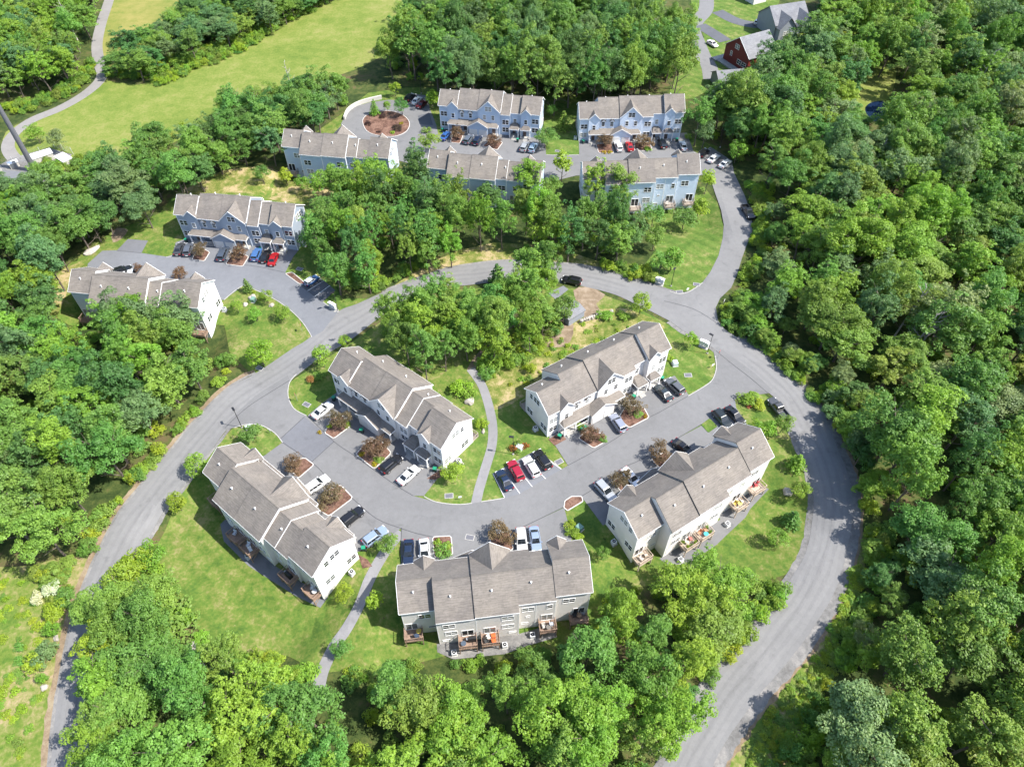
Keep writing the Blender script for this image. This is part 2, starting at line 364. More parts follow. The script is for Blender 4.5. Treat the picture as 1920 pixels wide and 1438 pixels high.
# ------------------------------------------------------------------ the ground and everything laid on it
GRID = 1.5
def lattice(lo, hi, fine0, fine1, coarse):
    a = []; v = lo
    while v < fine0-1e-6: a.append(v); v += coarse
    v = fine0
    while v < fine1-1e-6: a.append(v); v += GRID
    v = fine1
    while v < hi: a.append(v); v += coarse
    a.append(hi); return sorted(set(round(q, 3) for q in a))
xs = [-3000, -1200, -500]+lattice(-300, 300, -120, 75, 15)+[500, 1200, 3000]
ys = [-1500, -400, -150]+lattice(-75, 405, 15, 210, 15)+[600, 1200, 3000]
gv = [(x, y, T(x, y)*1.03-(0.05 if T(x, y) < -0.002 else 0)) for y in ys for x in xs]; nx = len(xs)
gf = [(j*nx+i, j*nx+i+1, (j+1)*nx+i+1, (j+1)*nx+i) for j in range(len(ys)-1) for i in range(nx-1)]
me = bpy.data.meshes.new('ground'); me.from_pydata(gv, [], gf); me.materials.append(M['floor'])
tag(link('ground', me), kind='structure')

CLEAR = []       # world polygons on which no tree may stand
def sheet_mesh(name, poly, mat, off, strip=None):
    bm = bmesh.new()
    if strip:
        L = [bm.verts.new((*p, 0)) for p in strip[0]]; R = [bm.verts.new((*p, 0)) for p in strip[1]]
        for i in range(len(L)-1): bm.faces.new((L[i], L[i+1], R[i+1], R[i]))
        poly = strip[0]+strip[1]
    else:
        vs = [bm.verts.new((p[0], p[1], 0)) for p in poly]
        bm.faces.new(vs); bmesh.ops.triangulate(bm, faces=bm.faces[:])
    x0, x1 = min(p[0] for p in poly), max(p[0] for p in poly); y0, y1 = min(p[1] for p in poly), max(p[1] for p in poly)
    dip = False
    for i in range(13):
        for j in range(13):
            if T(x0+(x1-x0)*i/12, y0+(y1-y0)*j/12) < -0.001: dip = True
    if dip:
        for a, b, ax in ((x0, x1, 0), (y0, y1, 1)):
            k = math.ceil(a/GRID)
            while k*GRID < b:
                co = (k*GRID, 0, 0) if ax == 0 else (0, k*GRID, 0); no = (1, 0, 0) if ax == 0 else (0, 1, 0)
                bmesh.ops.bisect_plane(bm, geom=bm.verts[:]+bm.edges[:]+bm.faces[:], plane_co=co, plane_no=no, dist=1e-5); k += 1
    for v in bm.verts: v.co.z = T(v.co.x, v.co.y)+off
    for f in bm.faces:
        f.normal_update()
        if f.normal.z < 0: f.normal_flip()
    me = bpy.data.meshes.new(name); bm.to_mesh(me); bm.free(); me.materials.append(mat); return me
def dedupe(poly):
    out = []
    for p in poly:
        if not out or (p[0]-out[-1][0])**2+(p[1]-out[-1][1])**2 > 0.01: out.append(p)
    if (out[0][0]-out[-1][0])**2+(out[0][1]-out[-1][1])**2 < 0.01: out.pop()
    return out
def ground_poly(pxs, sm=0):
    p = [G(*q) for q in pxs]; p = [(a, b) for a, b, c in p]
    return dedupe(spline(p, sm, True) if sm else p)
def area(name, pxs, mat, off, sm=0, clear=False, parent=None, world=None, strip=None):
    p = strip[0]+strip[1][::-1] if strip else world if world else ground_poly(pxs, sm)
    if clear: CLEAR.append(p)
    o = link(name, sheet_mesh(name, p, M[mat], off, strip), parent)
    if parent is None: tag(o, kind='structure')
    return o
def strip_poly(left, right, sm=5):
    a = spline([G(*q)[:2] for q in left], sm); b = spline([G(*q)[:2] for q in right], sm)
    return dedupe(a+b[::-1])

# outer (left / right) and inner edge of the loop road, clockwise from the lower left corner
OUT_L = [(30, 1720), (60, 1600), (80, 1500), (95, 1438), (104, 1340), (118, 1255), (133, 1180), (150, 1120), (168, 1075), (190, 1027), (209, 990), (228, 957), (254, 925), (279, 893), (299, 868), (327, 838), (352, 805), (377, 780), (402, 752), (438, 722), (480, 700), (547, 655), (580, 634), (632, 586), (670, 570), (717, 549), (750, 535), (792, 520), (830, 507), (880, 497), (959, 490), (1052, 495), (1100, 500), (1155, 512), (1197, 525), (1225, 535), (1255, 546), (1290, 556)]
IN_L = [(120, 1720), (140, 1600), (155, 1500), (166, 1438), (177, 1330), (190, 1255), (206, 1180), (221, 1120), (239, 1075), (262, 1032), (286, 996), (303, 965), (324, 936), (350, 905), (376, 868), (404, 834), (428, 803), (480, 753), (543, 714), (600, 672), (660, 636), (720, 590), (805, 541), (870, 536), (915, 531), (985, 528), (1055, 531), (1100, 539), (1150, 552), (1180, 565), (1222, 585), (1255, 602), (1283, 622), (1310, 634), (1340, 655)]
OUT_R = [(1330, 545), (1372, 538), (1350, 560), (1342, 577), (1346, 602), (1358, 617), (1382, 633), (1410, 650), (1440, 668), (1467, 692), (1498, 724), (1532, 767), (1554, 802), (1572, 845), (1587, 882), (1596, 920), (1598, 957), (1595, 995), (1586, 1040), (1576, 1080), (1558, 1123), (1535, 1160), (1510, 1198), (1477, 1240), (1447, 1275), (1422, 1303), (1393, 1343), (1368, 1378), (1346, 1415), (1335, 1440), (1310, 1500), (1275, 1600), (1240, 1720)]
IN_R = [(1255, 602), (1283, 622), (1310, 634), (1340, 655), (1375, 683), (1405, 706), (1440, 736), (1466, 760), (1483, 802), (1494, 827), (1504, 852), (1517, 882), (1524, 920), (1525, 957), (1519, 1002), (1509, 1040), (1487, 1078), (1449, 1138), (1412, 1178), (1387, 1213), (1350, 1255), (1318, 1295), (1296, 1330), (1257, 1405), (1240, 1440), (1210, 1500), (1165, 1600), (1120, 1720)]
road_w = strip_poly(OUT_L, IN_L)
road_e = strip_poly(OUT_R[1:], IN_R[1:])
junction = ground_poly([(1225, 535), (1255, 546), (1275, 551), (1295, 545), (1317, 530), (1332, 510), (1347, 480), (1355, 447), (1357, 422), (1352, 395), (1345, 375), (1338, 355), (1330, 328), (1375, 322), (1388, 350), (1398, 372), (1410, 410), (1410, 435), (1400, 460), (1391, 485), (1382, 515), (1371, 540), (1350, 560), (1342, 577), (1346, 602), (1358, 617), (1380, 640), (1340, 655), (1310, 634), (1283, 622), (1255, 602), (1222, 585), (1200, 560)])
CLEAR += [road_w, road_e, junction]

area('lawn', [(300, 1012), (330, 940), (380, 860), (440, 800), (550, 712), (640, 655), (720, 600), (840, 545), (1000, 533), (1110, 545), (1190, 575), (1260, 612), (1345, 665), (1440, 745), (1475, 790), (1510, 880), (1520, 950), (1510, 1030), (1480, 1075), (1430, 1090), (1300, 1090), (1200, 1100), (1130, 1150), (1110, 1200), (1010, 1225), (840, 1228), (730, 1255), (600, 1262), (540, 1230), (440, 1222), (395, 1210), (340, 1140), (300, 1075)], 'lawn', 0.035)
area('lawn', [(795, 932), (832, 885), (888, 800), (880, 745), (925, 740), (960, 770), (985, 800), (1025, 822), (1040, 834), (1005, 845), (924, 888), (940, 935), (885, 945)], 'lawn_green', 0.045)
area('lawn', [(1200, 622), (1262, 640), (1343, 690), (1338, 710), (1290, 743), (1258, 700), (1262, 660)], 'lawn_green', 0.045)
area('lawn', [(90, 590), (85, 530), (150, 480), (200, 440), (300, 400), (340, 350), (420, 330), (560, 330), (640, 380), (600, 470), (640, 560), (690, 560), (630, 600), (560, 660), (480, 710), (430, 660), (420, 610), (250, 600), (130, 610)], 'lawn', 0.035)
area('lawn', [(1180, 530), (1230, 470), (1200, 420), (1230, 380), (1320, 350), (1345, 380), (1358, 430), (1350, 480), (1330, 515), (1300, 548), (1260, 548)], 'lawn_green', 0.04)
area('rough_grass', [(740, 535), (790, 500), (860, 470), (930, 455), (1000, 460), (1060, 470), (1120, 490), (1200, 510), (1230, 530), (1195, 525), (1100, 502), (1050, 496), (960, 492), (880, 499), (830, 510)], 'rough', 0.04)
area('rough_grass', [(905, 720), (950, 690), (1000, 650), (1050, 615), (1100, 585), (1180, 580), (1250, 615), (1200, 625), (1120, 660), (1020, 720), (980, 745), (925, 770)], 'rough', 0.05, 2)
area('rough_grass', [(340, 362), (420, 320), (520, 320), (620, 350), (640, 380), (590, 390), (500, 372), (420, 362)], 'rough', 0.05, 2)
area('rough_grass', [(88, 540), (118, 505), (150, 492), (165, 498), (135, 520), (122, 560), (105, 600), (88, 595)], 'rough', 0.05)
area('lawn', [(1020, 180), (1090, 180), (1090, 292), (1020, 292)], 'lawn_green', 0.035)
area('lawn', [(590, 250), (640, 215), (690, 175), (760, 165), (830, 165), (830, 270), (790, 290), (700, 280), (590, 262)], 'lawn', 0.03)
area('lawn', [(1285, 255), (1345, 275), (1345, 292), (1300, 292)], 'lawn', 0.035)
area('lawn', [(1250, 190), (1262, 150), (1285, 120), (1310, 90), (1320, 70), (1300, 20), (1290, -20), (1470, -20), (1440, 60), (1425, 120), (1405, 140), (1340, 165), (1300, 185)], 'lawn_green', 0.03)
area('lawn', [(1600, 200), (1610, 150), (1625, 115), (1660, 108), (1680, 140), (1668, 185), (1660, 215), (1610, 222)], 'meadow', 0.03, 3)
area('meadow', [(60, 310), (20, 300), (5, 262), (30, 235), (110, 208), (170, 172), (195, 150), (260, 160), (340, 130), (420, 100), (480, 62), (550, 30), (640, -5), (700, -60), (820, -60), (770, 10), (740, 45), (735, 90), (690, 120), (640, 140), (560, 160), (420, 220), (300, 280), (160, 310)], 'meadow', 0.03, 2)
area('meadow', [(180, 130), (175, 80), (195, 20), (230, -60), (480, -60), (400, 20), (330, 60), (240, 110)], 'dry', 0.03, 2)
area('meadow', [(-160, 1070), (60, 1060), (130, 1040), (175, 1050), (140, 1130), (110, 1250), (95, 1340), (80, 1438), (65, 1560), (20, 1720), (-250, 1720), (-250, 1070)], 'weeds', 0.03)
area('meadow', [(1365, 1438), (1385, 1385), (1440, 1310), (1520, 1210), (1560, 1140), (1585, 1080), (1608, 990), (1625, 1000), (1620, 1080), (1580, 1180), (1530, 1270), (1500, 1380), (1480, 1500), (1420, 1720), (1240, 1720), (1310, 1500)], 'weeds', 0.03)
area('meadow', [(0, 340), (30, 300), (95, 280), (140, 300), (95, 345), (30, 360)], 'rough', 0.03)
# loose shoulders beside the pavement
def offset_strip(edge, off_px, name, mat, z, i0=0, i1=None):
    e = edge[i0:i1]; a = spline([G(*q)[:2] for q in e], 5); o = []
    for i in range(len(a)):
        p, q = a[max(i-1, 0)], a[min(i+1, len(a)-1)]; d = Vector((q[0]-p[0], q[1]-p[1])).normalized(); n = Vector((-d.y, d.x))
        wv = off_px*RND.uniform(0.88, 1.12); o.append((a[i][0]+n.x*wv, a[i][1]+n.y*wv))
    area(name, None, mat, z, strip=(a, o))
offset_strip(OUT_L, 1.35, 'verge', 'verge', 0.05, 0, 21)
offset_strip(OUT_L, 0.5, 'gravel_shoulder', 'gravel', 0.06, 0, 21)
offset_strip(OUT_R, 1.5, 'gravel_shoulder', 'gravel', 0.06, 6, None)
offset_strip(OUT_R, 2.0, 'verge', 'verge', 0.05, 10, None)
offset_strip(IN_R, -1.0, 'gravel_shoulder', 'gravel', 0.06, 8, 26)
offset_strip(IN_R, -0.9, 'gravel_shoulder', 'gravel', 0.06, 0, 5)
offset_strip(OUT_L, 0.6, 'gravel_shoulder', 'gravel', 0.06, 25, 38)
offset_strip(IN_L, -0.6, 'gravel_shoulder', 'gravel', 0.06, 0, 17)
area('road', None, 'road', 0.080, world=road_w)
area('road', None, 'road', 0.084, world=road_e)
area('road', None, 'road', 0.088, world=junction)
# worn wheel tracks, a shade paler than the road
M['worn'] = asphalt_mat('worn_asphalt', (0.226, 0.224, 0.224), streak=0.05); M['crown'] = asphalt_mat('road_crown', (0.198, 0.196, 0.197), streak=0.2)
def resample(pts, n):
    a = spline([G(*q)[:2] for q in pts], 6); d = [0.0]
    for p, q in zip(a[:-1], a[1:]): d.append(d[-1]+math.hypot(q[0]-p[0], q[1]-p[1]))
    out = []; k = 0
    for i in range(n):
        t = d[-1]*i/(n-1)
        while k < len(d)-2 and d[k+1] < t: k += 1
        f = (t-d[k])/max(1e-6, d[k+1]-d[k]); out.append((a[k][0]+(a[k+1][0]-a[k][0])*f, a[k][1]+(a[k+1][1]-a[k][1])*f))
    return out
def wheel_tracks(o_, i_, n=90):
    A, B = resample(o_, n), resample(i_, n)
    for f0, f1, m_ in ((0.14, 0.25, 'worn'), (0.33, 0.44, 'worn'), (0.475, 0.525, 'crown'), (0.56, 0.67, 'worn'), (0.75, 0.86, 'worn')):
        L, R = [], []
        for k, (p, q) in enumerate(zip(A, B)):
            j = 0.018*sin(k*0.7+f0*40)
            L.append((p[0]+(q[0]-p[0])*(f0+j), p[1]+(q[1]-p[1])*(f0+j))); R.append((p[0]+(q[0]-p[0])*(f1+j*0.6), p[1]+(q[1]-p[1])*(f1+j*0.6)))
        area('wheel_track', None, m_, 0.0905, strip=(L, R))
wheel_tracks(OUT_L[:35], IN_L[:29]); wheel_tracks(OUT_R[7:], IN_R[4:])
# inner drive between the five cream rows
NE = [(544, 716), (540, 735), (543, 752), (553, 768), (575, 780), (626, 828), (665, 855), (702, 882), (742, 910), (775, 930), (817, 941), (855, 946), (885, 944), (935, 936), (975, 926), (1022, 898), (1065, 873), (1115, 846), (1157, 821), (1177, 806), (1217, 783), (1237, 773), (1290, 743), (1325, 722), (1337, 710), (1343, 690), (1338, 660), (1345, 650), (1385, 678), (1415, 700), (1448, 732)]
SW = [(1440, 738), (1425, 740), (1405, 737), (1380, 748), (1360, 763), (1315, 796), (1260, 828), (1200, 863), (1172, 876), (1122, 911), (1090, 931), (1057, 951), (975, 991), (955, 996), (895, 1003), (847, 1006), (812, 1007), (780, 1000), (752, 991), (730, 983), (705, 972), (680, 952), (660, 934), (622, 904), (587, 869), (550, 849), (530, 830), (515, 812), (490, 798), (465, 796), (440, 802), (424, 806), (416, 802), (450, 768), (480, 742), (540, 704)]
drive = dedupe([G(*q)[:2] for q in NE]+[G(*q)[:2] for q in SW])
CLEAR.append(drive)
area('drive', None, 'drive', 0.092, world=drive)
area('asphalt_patch', [(523, 826), (571, 782), (627, 828), (583, 868)], 'patch', 0.100)
lot_c = area('driveway', [(577, 780), (600, 760), (640, 730), (860, 860), (830, 885), (795, 930), (775, 930), (742, 910), (702, 882), (626, 828)], 'drive', 0.096, clear=True)
lot_b = area('driveway', [(530, 830), (495, 855), (470, 862), (560, 950), (660, 1040), (725, 1010), (752, 991), (730, 983), (705, 972), (680, 952), (660, 934), (622, 904), (587, 869), (550, 849)], 'drive', 0.096, clear=True)
lot_f = area('driveway', [(752, 991), (752, 1060), (800, 1070), (1060, 1040), (1072, 1010), (1058, 952), (975, 991), (955, 996), (895, 1003), (847, 1006), (812, 1007), (780, 1000)], 'drive', 0.096, clear=True)
lot_e = area('driveway', [(1090, 931), (1130, 985), (1200, 960), (1340, 860), (1358, 800), (1318, 797), (1260, 828), (1200, 863), (1172, 876), (1122, 911)], 'drive', 0.096, clear=True)
area('driveway', [(1360, 763), (1330, 785), (1355, 815), (1400, 795), (1380, 765), (1378, 750)], 'lot', 0.100, clear=True)
lot_d = area('driveway', [(1065, 873), (1040, 834), (1028, 818), (1200, 725), (1265, 705), (1292, 742), (1237, 773), (1217, 783), (1177, 806), (1157, 821), (1115, 846)], 'drive', 0.096, clear=True)
stalls = area('parking_bay', [(924, 888), (1006, 844), (1053, 880), (1022, 898), (975, 926), (946, 934)], 'lot', 0.098, clear=True)
# upper left lot
area('parking_lot', [(165, 495), (192, 471), (217, 470), (265, 475), (312, 482), (323, 479), (330, 455), (350, 448), (560, 470), (550, 482), (535, 512), (562, 535), (585, 551), (605, 567), (622, 578), (634, 585), (605, 622), (585, 633), (579, 622), (565, 602), (542, 580), (512, 560), (480, 545), (455, 537), (420, 563), (300, 560), (160, 530)], 'lot', 0.094, clear=True)
area('asphalt_patch', [(240, 449), (278, 452), (265, 476), (219, 471)], 'patch', 0.100, clear=True)
bay_w = area('parking_bay', [(562, 535), (598, 519), (629, 545), (605, 567)], 'newroad', 0.098, clear=True)
# top lane and turning circle
area('lane', [(640, 248), (640, 232), (650, 212), (668, 200), (692, 193), (730, 188), (757, 190), (768, 176), (802, 180), (806, 205), (818, 235), (822, 255), (850, 245), (1022, 260), (1024, 291), (1086, 291), (1085, 258), (1090, 250), (1288, 250), (1300, 284), (1312, 290), (1332, 276), (1372, 302), (1376, 322), (1332, 328), (1300, 330), (1080, 330), (1020, 345), (820, 320), (740, 300), (660, 275)], 'drive', 0.082, clear=True)
area('asphalt_patch', [(784, 218), (805, 212), (812, 236), (786, 234)], 'newroad', 0.092)
# footpaths
def ribbon(name, pxs, width, mat, off, clear=True):
    a = spline([G(*q)[:2] for q in pxs], 6); l = []; r = []
    for i in range(len(a)):
        p, q = a[max(i-1, 0)], a[min(i+1, len(a)-1)]; d = Vector((q[0]-p[0], q[1]-p[1])).normalized(); n = Vector((-d.y, d.x))*width/2
        l.append((a[i][0]+n.x, a[i][1]+n.y)); r.append((a[i][0]-n.x, a[i][1]-n.y))
    return area(name, None, mat, off, strip=(l, r), clear=clear)
ribbon('footpath', [(892, 946), (899, 915), (911, 875), (922, 837), (924, 802), (918, 767), (906, 728), (893, 706), (882, 692)], 1.75, 'path', 0.07)
ribbon('dirt_path', [(882, 695), (893, 676), (906, 660), (915, 640)], 1.6, 'dirt', 0.065, False)
ribbon('footpath', [(752, 997), (722, 1035), (695, 1082), (672, 1138), (650, 1178), (627, 1212), (606, 1256), (598, 1290)], 1.85, 'path', 0.09)
ribbon('track', [(215, -40), (205, 0), (190, 45), (182, 85), (186, 118), (192, 140), (180, 160), (150, 183), (110, 205), (60, 226), (28, 250), (15, 272), (22, 292), (45, 312)], 3.5, 'track', 0.06)
ribbon('road', [(1322, -40), (1325, 0), (1322, 22), (1305, 42), (1300, 58), (1308, 80), (1318, 105), (1330, 127), (1334, 150)], 5.2, 'road', 0.06)
ribbon('driveway', [(1312, 48), (1335, 62), (1360, 78)], 5.0, 'newroad', 0.07)
ribbon('driveway', [(1345, 22), (1380, 40), (1420, 48), (1445, 44)], 5.0, 'newroad', 0.07)
ribbon('road', [(1240, -30), (1230, 0), (1185, 5), (1140, -10)], 5.0, 'road', 0.06)
area('dirt_clearing', [(1075, 545), (1100, 538), (1135, 553), (1118, 570), (1128, 590), (1098, 598), (1085, 575)], 'dirt', 0.06, 2)
area('dirt_clearing', [(900, 590), (960, 585), (985, 600), (950, 620), (905, 615)], 'dirt', 0.05, 2)
area('driveway', [(1028, 550), (1056, 536), (1066, 543), (1042, 562)], 'lot', 0.055)
area('dirt_bank', [(1000, 640), (1040, 615), (1070, 600), (1075, 625), (1060, 650), (1020, 650)], 'dirt', 0.07, 2)
area('dirt_bank', [(210, 435), (225, 428), (240, 432), (228, 448), (212, 455)], 'dirt', 0.055, 2)
area('compound_yard', [(0, 310), (20, 298), (90, 278), (135, 290), (110, 330), (70, 350), (0, 360), (-60, 340)], 'gravel', 0.065)
area('compound_yard', [(-60, 325), (0, 318), (60, 325), (75, 338), (40, 350), (-60, 370)], 'lot', 0.075)
area('pond', [(1622, 204), (1633, 193), (1654, 190), (1662, 200), (1655, 218), (1640, 228), (1628, 220)], 'water', 0.05, 3, clear=True)
area('far_yard', [(20, 95), (60, 85), (75, 60), (70, 120), (40, 150), (-40, 150), (-40, 100)], 'gravel', 0.04)

# kerbs along the drives
def kerb_line(pxs, wd=0.16, h=0.13):
    a = spline([G(*q)[:2] for q in pxs], 5); mb = MB()
    for i in range(len(a)-1):
        d = (Vector(a[i+1])-Vector(a[i])).normalized(); n = Vector((-d.y, d.x))*wd/2; z = T(*a[i])
        p, q = Vector(a[i]), Vector(a[i+1])
        for c in ([p+n, q+n, q-n, p-n],): mb.poly([(v.x, v.y, z+h) for v in c])
        mb.poly([(*(p+n), z-.1), (*(q+n), z-.1), (*(q+n), z+h), (*(p+n), z+h)]); mb.poly([(*(p-n), z-.1), (*(q-n), z-.1), (*(q-n), z+h), (*(p-n), z+h)])
    tag(mb.build('kerb', M['concrete']), kind='structure')
for q in ([(575, 780), (553, 768), (543, 752), (540, 735), (544, 716), (556, 702)], [(795, 931), (817, 941), (855, 946), (885, 944)], [(902, 941), (935, 936), (946, 934)], [(1290, 743), (1325, 722), (1337, 710), (1343, 690), (1341, 668)], [(420, 563), (455, 537), (480, 545), (512, 560), (542, 580), (565, 602), (579, 622), (585, 633)],
          [(1024, 291), (1055, 292), (1086, 291)], [(635, 586), (622, 578), (606, 567)], [(312, 483), (323, 480), (330, 462)], [(1053, 880), (1040, 870), (1006, 845)], [(440, 802), (465, 796), (490, 798), (515, 812), (530, 830)], [(1300, 286), (1312, 291), (1332, 277)], [(1256, 547), (1275, 552), (1295, 546), (1317, 531)]): kerb_line(q)

# tar seams where the drives meet, painted bay lines
def line_strip(name, pxs, width, mat, off, parent=None):
    a = [G(*q)[:2] for q in pxs]; a = spline(a, 4) if len(a) > 2 else a; l = []; r = []
    for i in range(len(a)):
        p, q = a[max(i-1, 0)], a[min(i+1, len(a)-1)]; d = Vector((q[0]-p[0], q[1]-p[1])).normalized(); n = Vector((-d.y, d.x))*width/2
        l.append((a[i][0]+n.x, a[i][1]+n.y)); r.append((a[i][0]-n.x, a[i][1]-n.y))
    return area(name, None, mat, off, strip=(l, r), parent=parent)
for pts in ([(422, 803), (450, 776), (480, 753), (543, 714)], [(577, 780), (626, 828), (665, 855), (702, 882), (742, 910), (775, 930)], [(530, 830), (587, 869), (622, 904), (660, 934), (705, 972), (752, 991)],
            [(752, 991), (780, 1000), (812, 1007)], [(975, 991), (1057, 951)], [(1090, 931), (1122, 911), (1172, 876), (1200, 863), (1260, 828), (1315, 796)], [(1065, 873), (1115, 846), (1157, 821), (1177, 806), (1217, 783), (1237, 773), (1290, 743)],
            [(1342, 658), (1375, 685), (1405, 708), (1440, 738)], [(523, 826), (571, 782)], [(583, 868), (627, 828)], [(219, 471), (265, 475)], [(753, 990), (751, 1040)], [(535, 512), (480, 500), (430, 496)], [(562, 535), (605, 567)], [(1245, 565), (1300, 580), (1342, 605)]):
    line_strip('tar_seam', pts, 0.13, 'seam', 0.108)
for a, b in (((924, 888), (946, 933)), ((942, 879), (975, 926)), ((962, 868), (998, 913)), ((984, 857), (1023, 898)), ((1006, 846), (1052, 880))):
    line_strip('bay_line', [a, b], 0.12, 'line', 0.116, stalls)
for a, b in (((577, 546), (608, 527)), ((590, 557), (619, 536)), ((563, 536), (597, 520))):
    line_strip('bay_line', [a, b], 0.13, 'line', 0.116, bay_w)

# ------------------------------------------------------------------ mulch beds with kerbs
def bed(pxs, h=0.13, kerb=True, sm=0, name='mulch_bed', mat='mulch', kw=0.16):
    p = ground_poly(pxs, sm)
    # round the corners a little
    if not sm:
        q = []
        for i in range(len(p)):
            a, b, c = p[i-1], p[i], p[(i+1) % len(p)]
            for t in (0.22, 0.07): q.append((b[0]+(a[0]-b[0])*t, b[1]+(a[1]-b[1])*t))
            for t in (0.07, 0.22): q.append((b[0]+(c[0]-b[0])*t, b[1]+(c[1]-b[1])*t))
        p = q
    CLEAR.append(p)
    cx, cy = sum(a for a, b in p)/len(p), sum(b for a, b in p)/len(p); z0 = T(cx, cy)
    mb = MB(); mb.poly([(a, b, z0+h+0.03) for a, b in p]); 
    for i in range(len(p)):
        a, b = p[i], p[(i+1) % len(p)]; mb.poly([(*a, z0-0.2), (*b, z0-0.2), (*b, z0+h+0.03), (*a, z0+h+0.03)])
    o = tag(mb.build(name, M[mat]), kind='structure')
    if kerb:
        k = MB(); n = len(p); ar = sum(p[i][0]*p[(i+1) % n][1]-p[(i+1) % n][0]*p[i][1] for i in range(n)); sg = 1 if ar > 0 else -1
        out = []
        for i in range(n):
            d = Vector((p[(i+1) % n][0]-p[i-1][0], p[(i+1) % n][1]-p[i-1][1])).normalized(); out.append((p[i][0]+d.y*kw*sg, p[i][1]-d.x*kw*sg))
        for i in range(n):
            j = (i+1) % n; zt = z0+h+0.05
            k.poly([(*p[i], zt), (*p[j], zt), (*out[j], zt), (*out[i], zt)]); k.poly([(*out[i], z0-0.1), (*out[j], z0-0.1), (*out[j], zt), (*out[i], zt)])
            k.poly([(*p[i], zt), (*p[j], zt), (*p[j], zt-0.1), (*p[i], zt-0.1)])
        k.build('kerb', M['kerb'], o)
    return o
bed([(610, 812), (626, 822), (656, 800), (641, 780), (622, 785)])
bed([(668, 852), (702, 879), (733, 850), (712, 825), (690, 830)])
bed([(548, 884), (560, 896), (588, 872), (572, 860), (545, 865)])
bed([(596, 955), (617, 967), (661, 934), (638, 910), (605, 925)])
bed([(1113, 840), (1135, 828), (1128, 815), (1105, 805), (1085, 822)])
bed([(1180, 802), (1216, 783), (1207, 766), (1175, 760), (1160, 785)])
bed([(1058, 952), (1060, 940), (1072, 932), (1090, 932), (1092, 940), (1064, 957)])
bed([(1222, 862), (1247, 848), (1262, 862), (1240, 880)]); bed([(1150, 903), (1172, 890), (1188, 905), (1165, 922)])
bed([(812, 1008), (845, 1006), (848, 1040), (815, 1045)])
bed([(918, 1003), (955, 998), (962, 1030), (925, 1036)])
bed([(1314, 797), (1330, 785), (1345, 800), (1328, 812)], mat='lawn_green', name='grass_island', kerb=False)
bed([(440, 848), (447, 815), (470, 798), (492, 800), (515, 814), (529, 829), (496, 855), (470, 846), (455, 856)], mat='lawn_green', name='grass_island', h=0.08, kerb=False)
bed([(681, 232), (683, 222), (695, 214), (723, 209), (750, 214), (765, 226), (767, 238), (758, 250), (735, 257), (705, 254), (688, 246)], sm=3)
bed([(361, 487), (383, 490), (393, 474), (374, 464)]); bed([(424, 496), (455, 500), (466, 482), (440, 472)])
bed([(536, 514), (562, 533), (572, 532), (548, 512)], kerb=True)
bed([(845, 268), (862, 270), (868, 254), (850, 250)]); bed([(905, 275), (932, 282), (942, 268), (920, 262)])
bed([(1123, 288), (1150, 288), (1146, 270), (1118, 272)]); bed([(1190, 283), (1222, 284), (1218, 268), (1190, 268)])
bed([(1350, 745), (1400, 735), (1440, 745), (1450, 770), (1400, 772)], mat='lawn_green', name='grass_island', h=0.06, kerb=False)
for pxs in ([(1028, 824), (1050, 812), (1062, 824), (1040, 836)], [(800, 898), (828, 880), (840, 890), (815, 900)], [(672, 1040), (690, 1050), (698, 1062), (680, 1066)]):
    area('mulch_bed', pxs, 'mulch', 0.12, 0)

# ------------------------------------------------------------------ windows and doors (shared meshes, front towards -Y)
def win_meshes(wd, ht, lights, name, bars=True, frame=0.09):
    f = MB(); g = MB()
    f.box(-wd/2-frame, wd/2+frame, -0.05, 0.06, ht/2, ht/2+frame); f.box(-wd/2-frame, wd/2+frame, -0.06, 0.06, -ht/2-frame, -ht/2)
    f.box(-wd/2-frame, -wd/2, -0.048, 0.06, -ht/2, ht/2); f.box(wd/2, wd/2+frame, -0.048, 0.06, -ht/2, ht/2)
    for i in range(1, lights): x = -wd/2+wd*i/lights; f.box(x-0.06, x+0.06, -0.046, 0.06, -ht/2, ht/2)
    if bars: f.box(-wd/2, wd/2, -0.03, 0.05, -0.03, 0.03)
    g.box(-wd/2, wd/2, -0.012, 0.05, -ht/2, ht/2)
    return f.mesh(name, M['trim']), g.mesh('pane', M['glass'])
WIN = {'s': win_meshes(0.78, 1.3, 1, 'window'), 'd': win_meshes(1.75, 1.3, 2, 'window'), 'sd': win_meshes(1.7, 2.0, 2, 'sliding_door', False), 'b': win_meshes(1.1, 0.42, 1, 'window', False, 0.06),
       'q': win_meshes(0.6, 0.5, 1, 'window', False, 0.06)}
def put_win(kind, root, x, y, z, face, my):
    f, g = WIN[kind]; rz = {'F': 0 if my > 0 else pi, 'B': pi if my > 0 else 0, 'L': -pi/2, 'R': pi/2}[face]
    o = link('sliding_door' if kind == 'sd' else 'window', f, root, (x, my*y, z), (0, 0, rz)); link('pane', g, o)
    return o
_gd = MB().box(-1.12, 1.12, -0.03, 0.05, 0, 2.1).mesh('garage_door', M['garage'])
_gp = MB()
for r in range(4): _gp.box(-1.06, 1.06, -0.045, -0.028, 0.06+r*0.52, 0.5+r*0.52)
_gp = _gp.mesh('door_panel', M['garage'])
_ed = MB().box(-0.46, 0.46, -0.03, 0.05, 0, 2.05).mesh('front_door', M['entry'])
_vent = MB().tube((0, 0, -0.2), (0, 0, 0.42), 0.11, 0.09, 8).tube((0, 0, 0.42), (0, 0, 0.5), 0.16, 0.1, 8).mesh('roof_vent', M['white'])

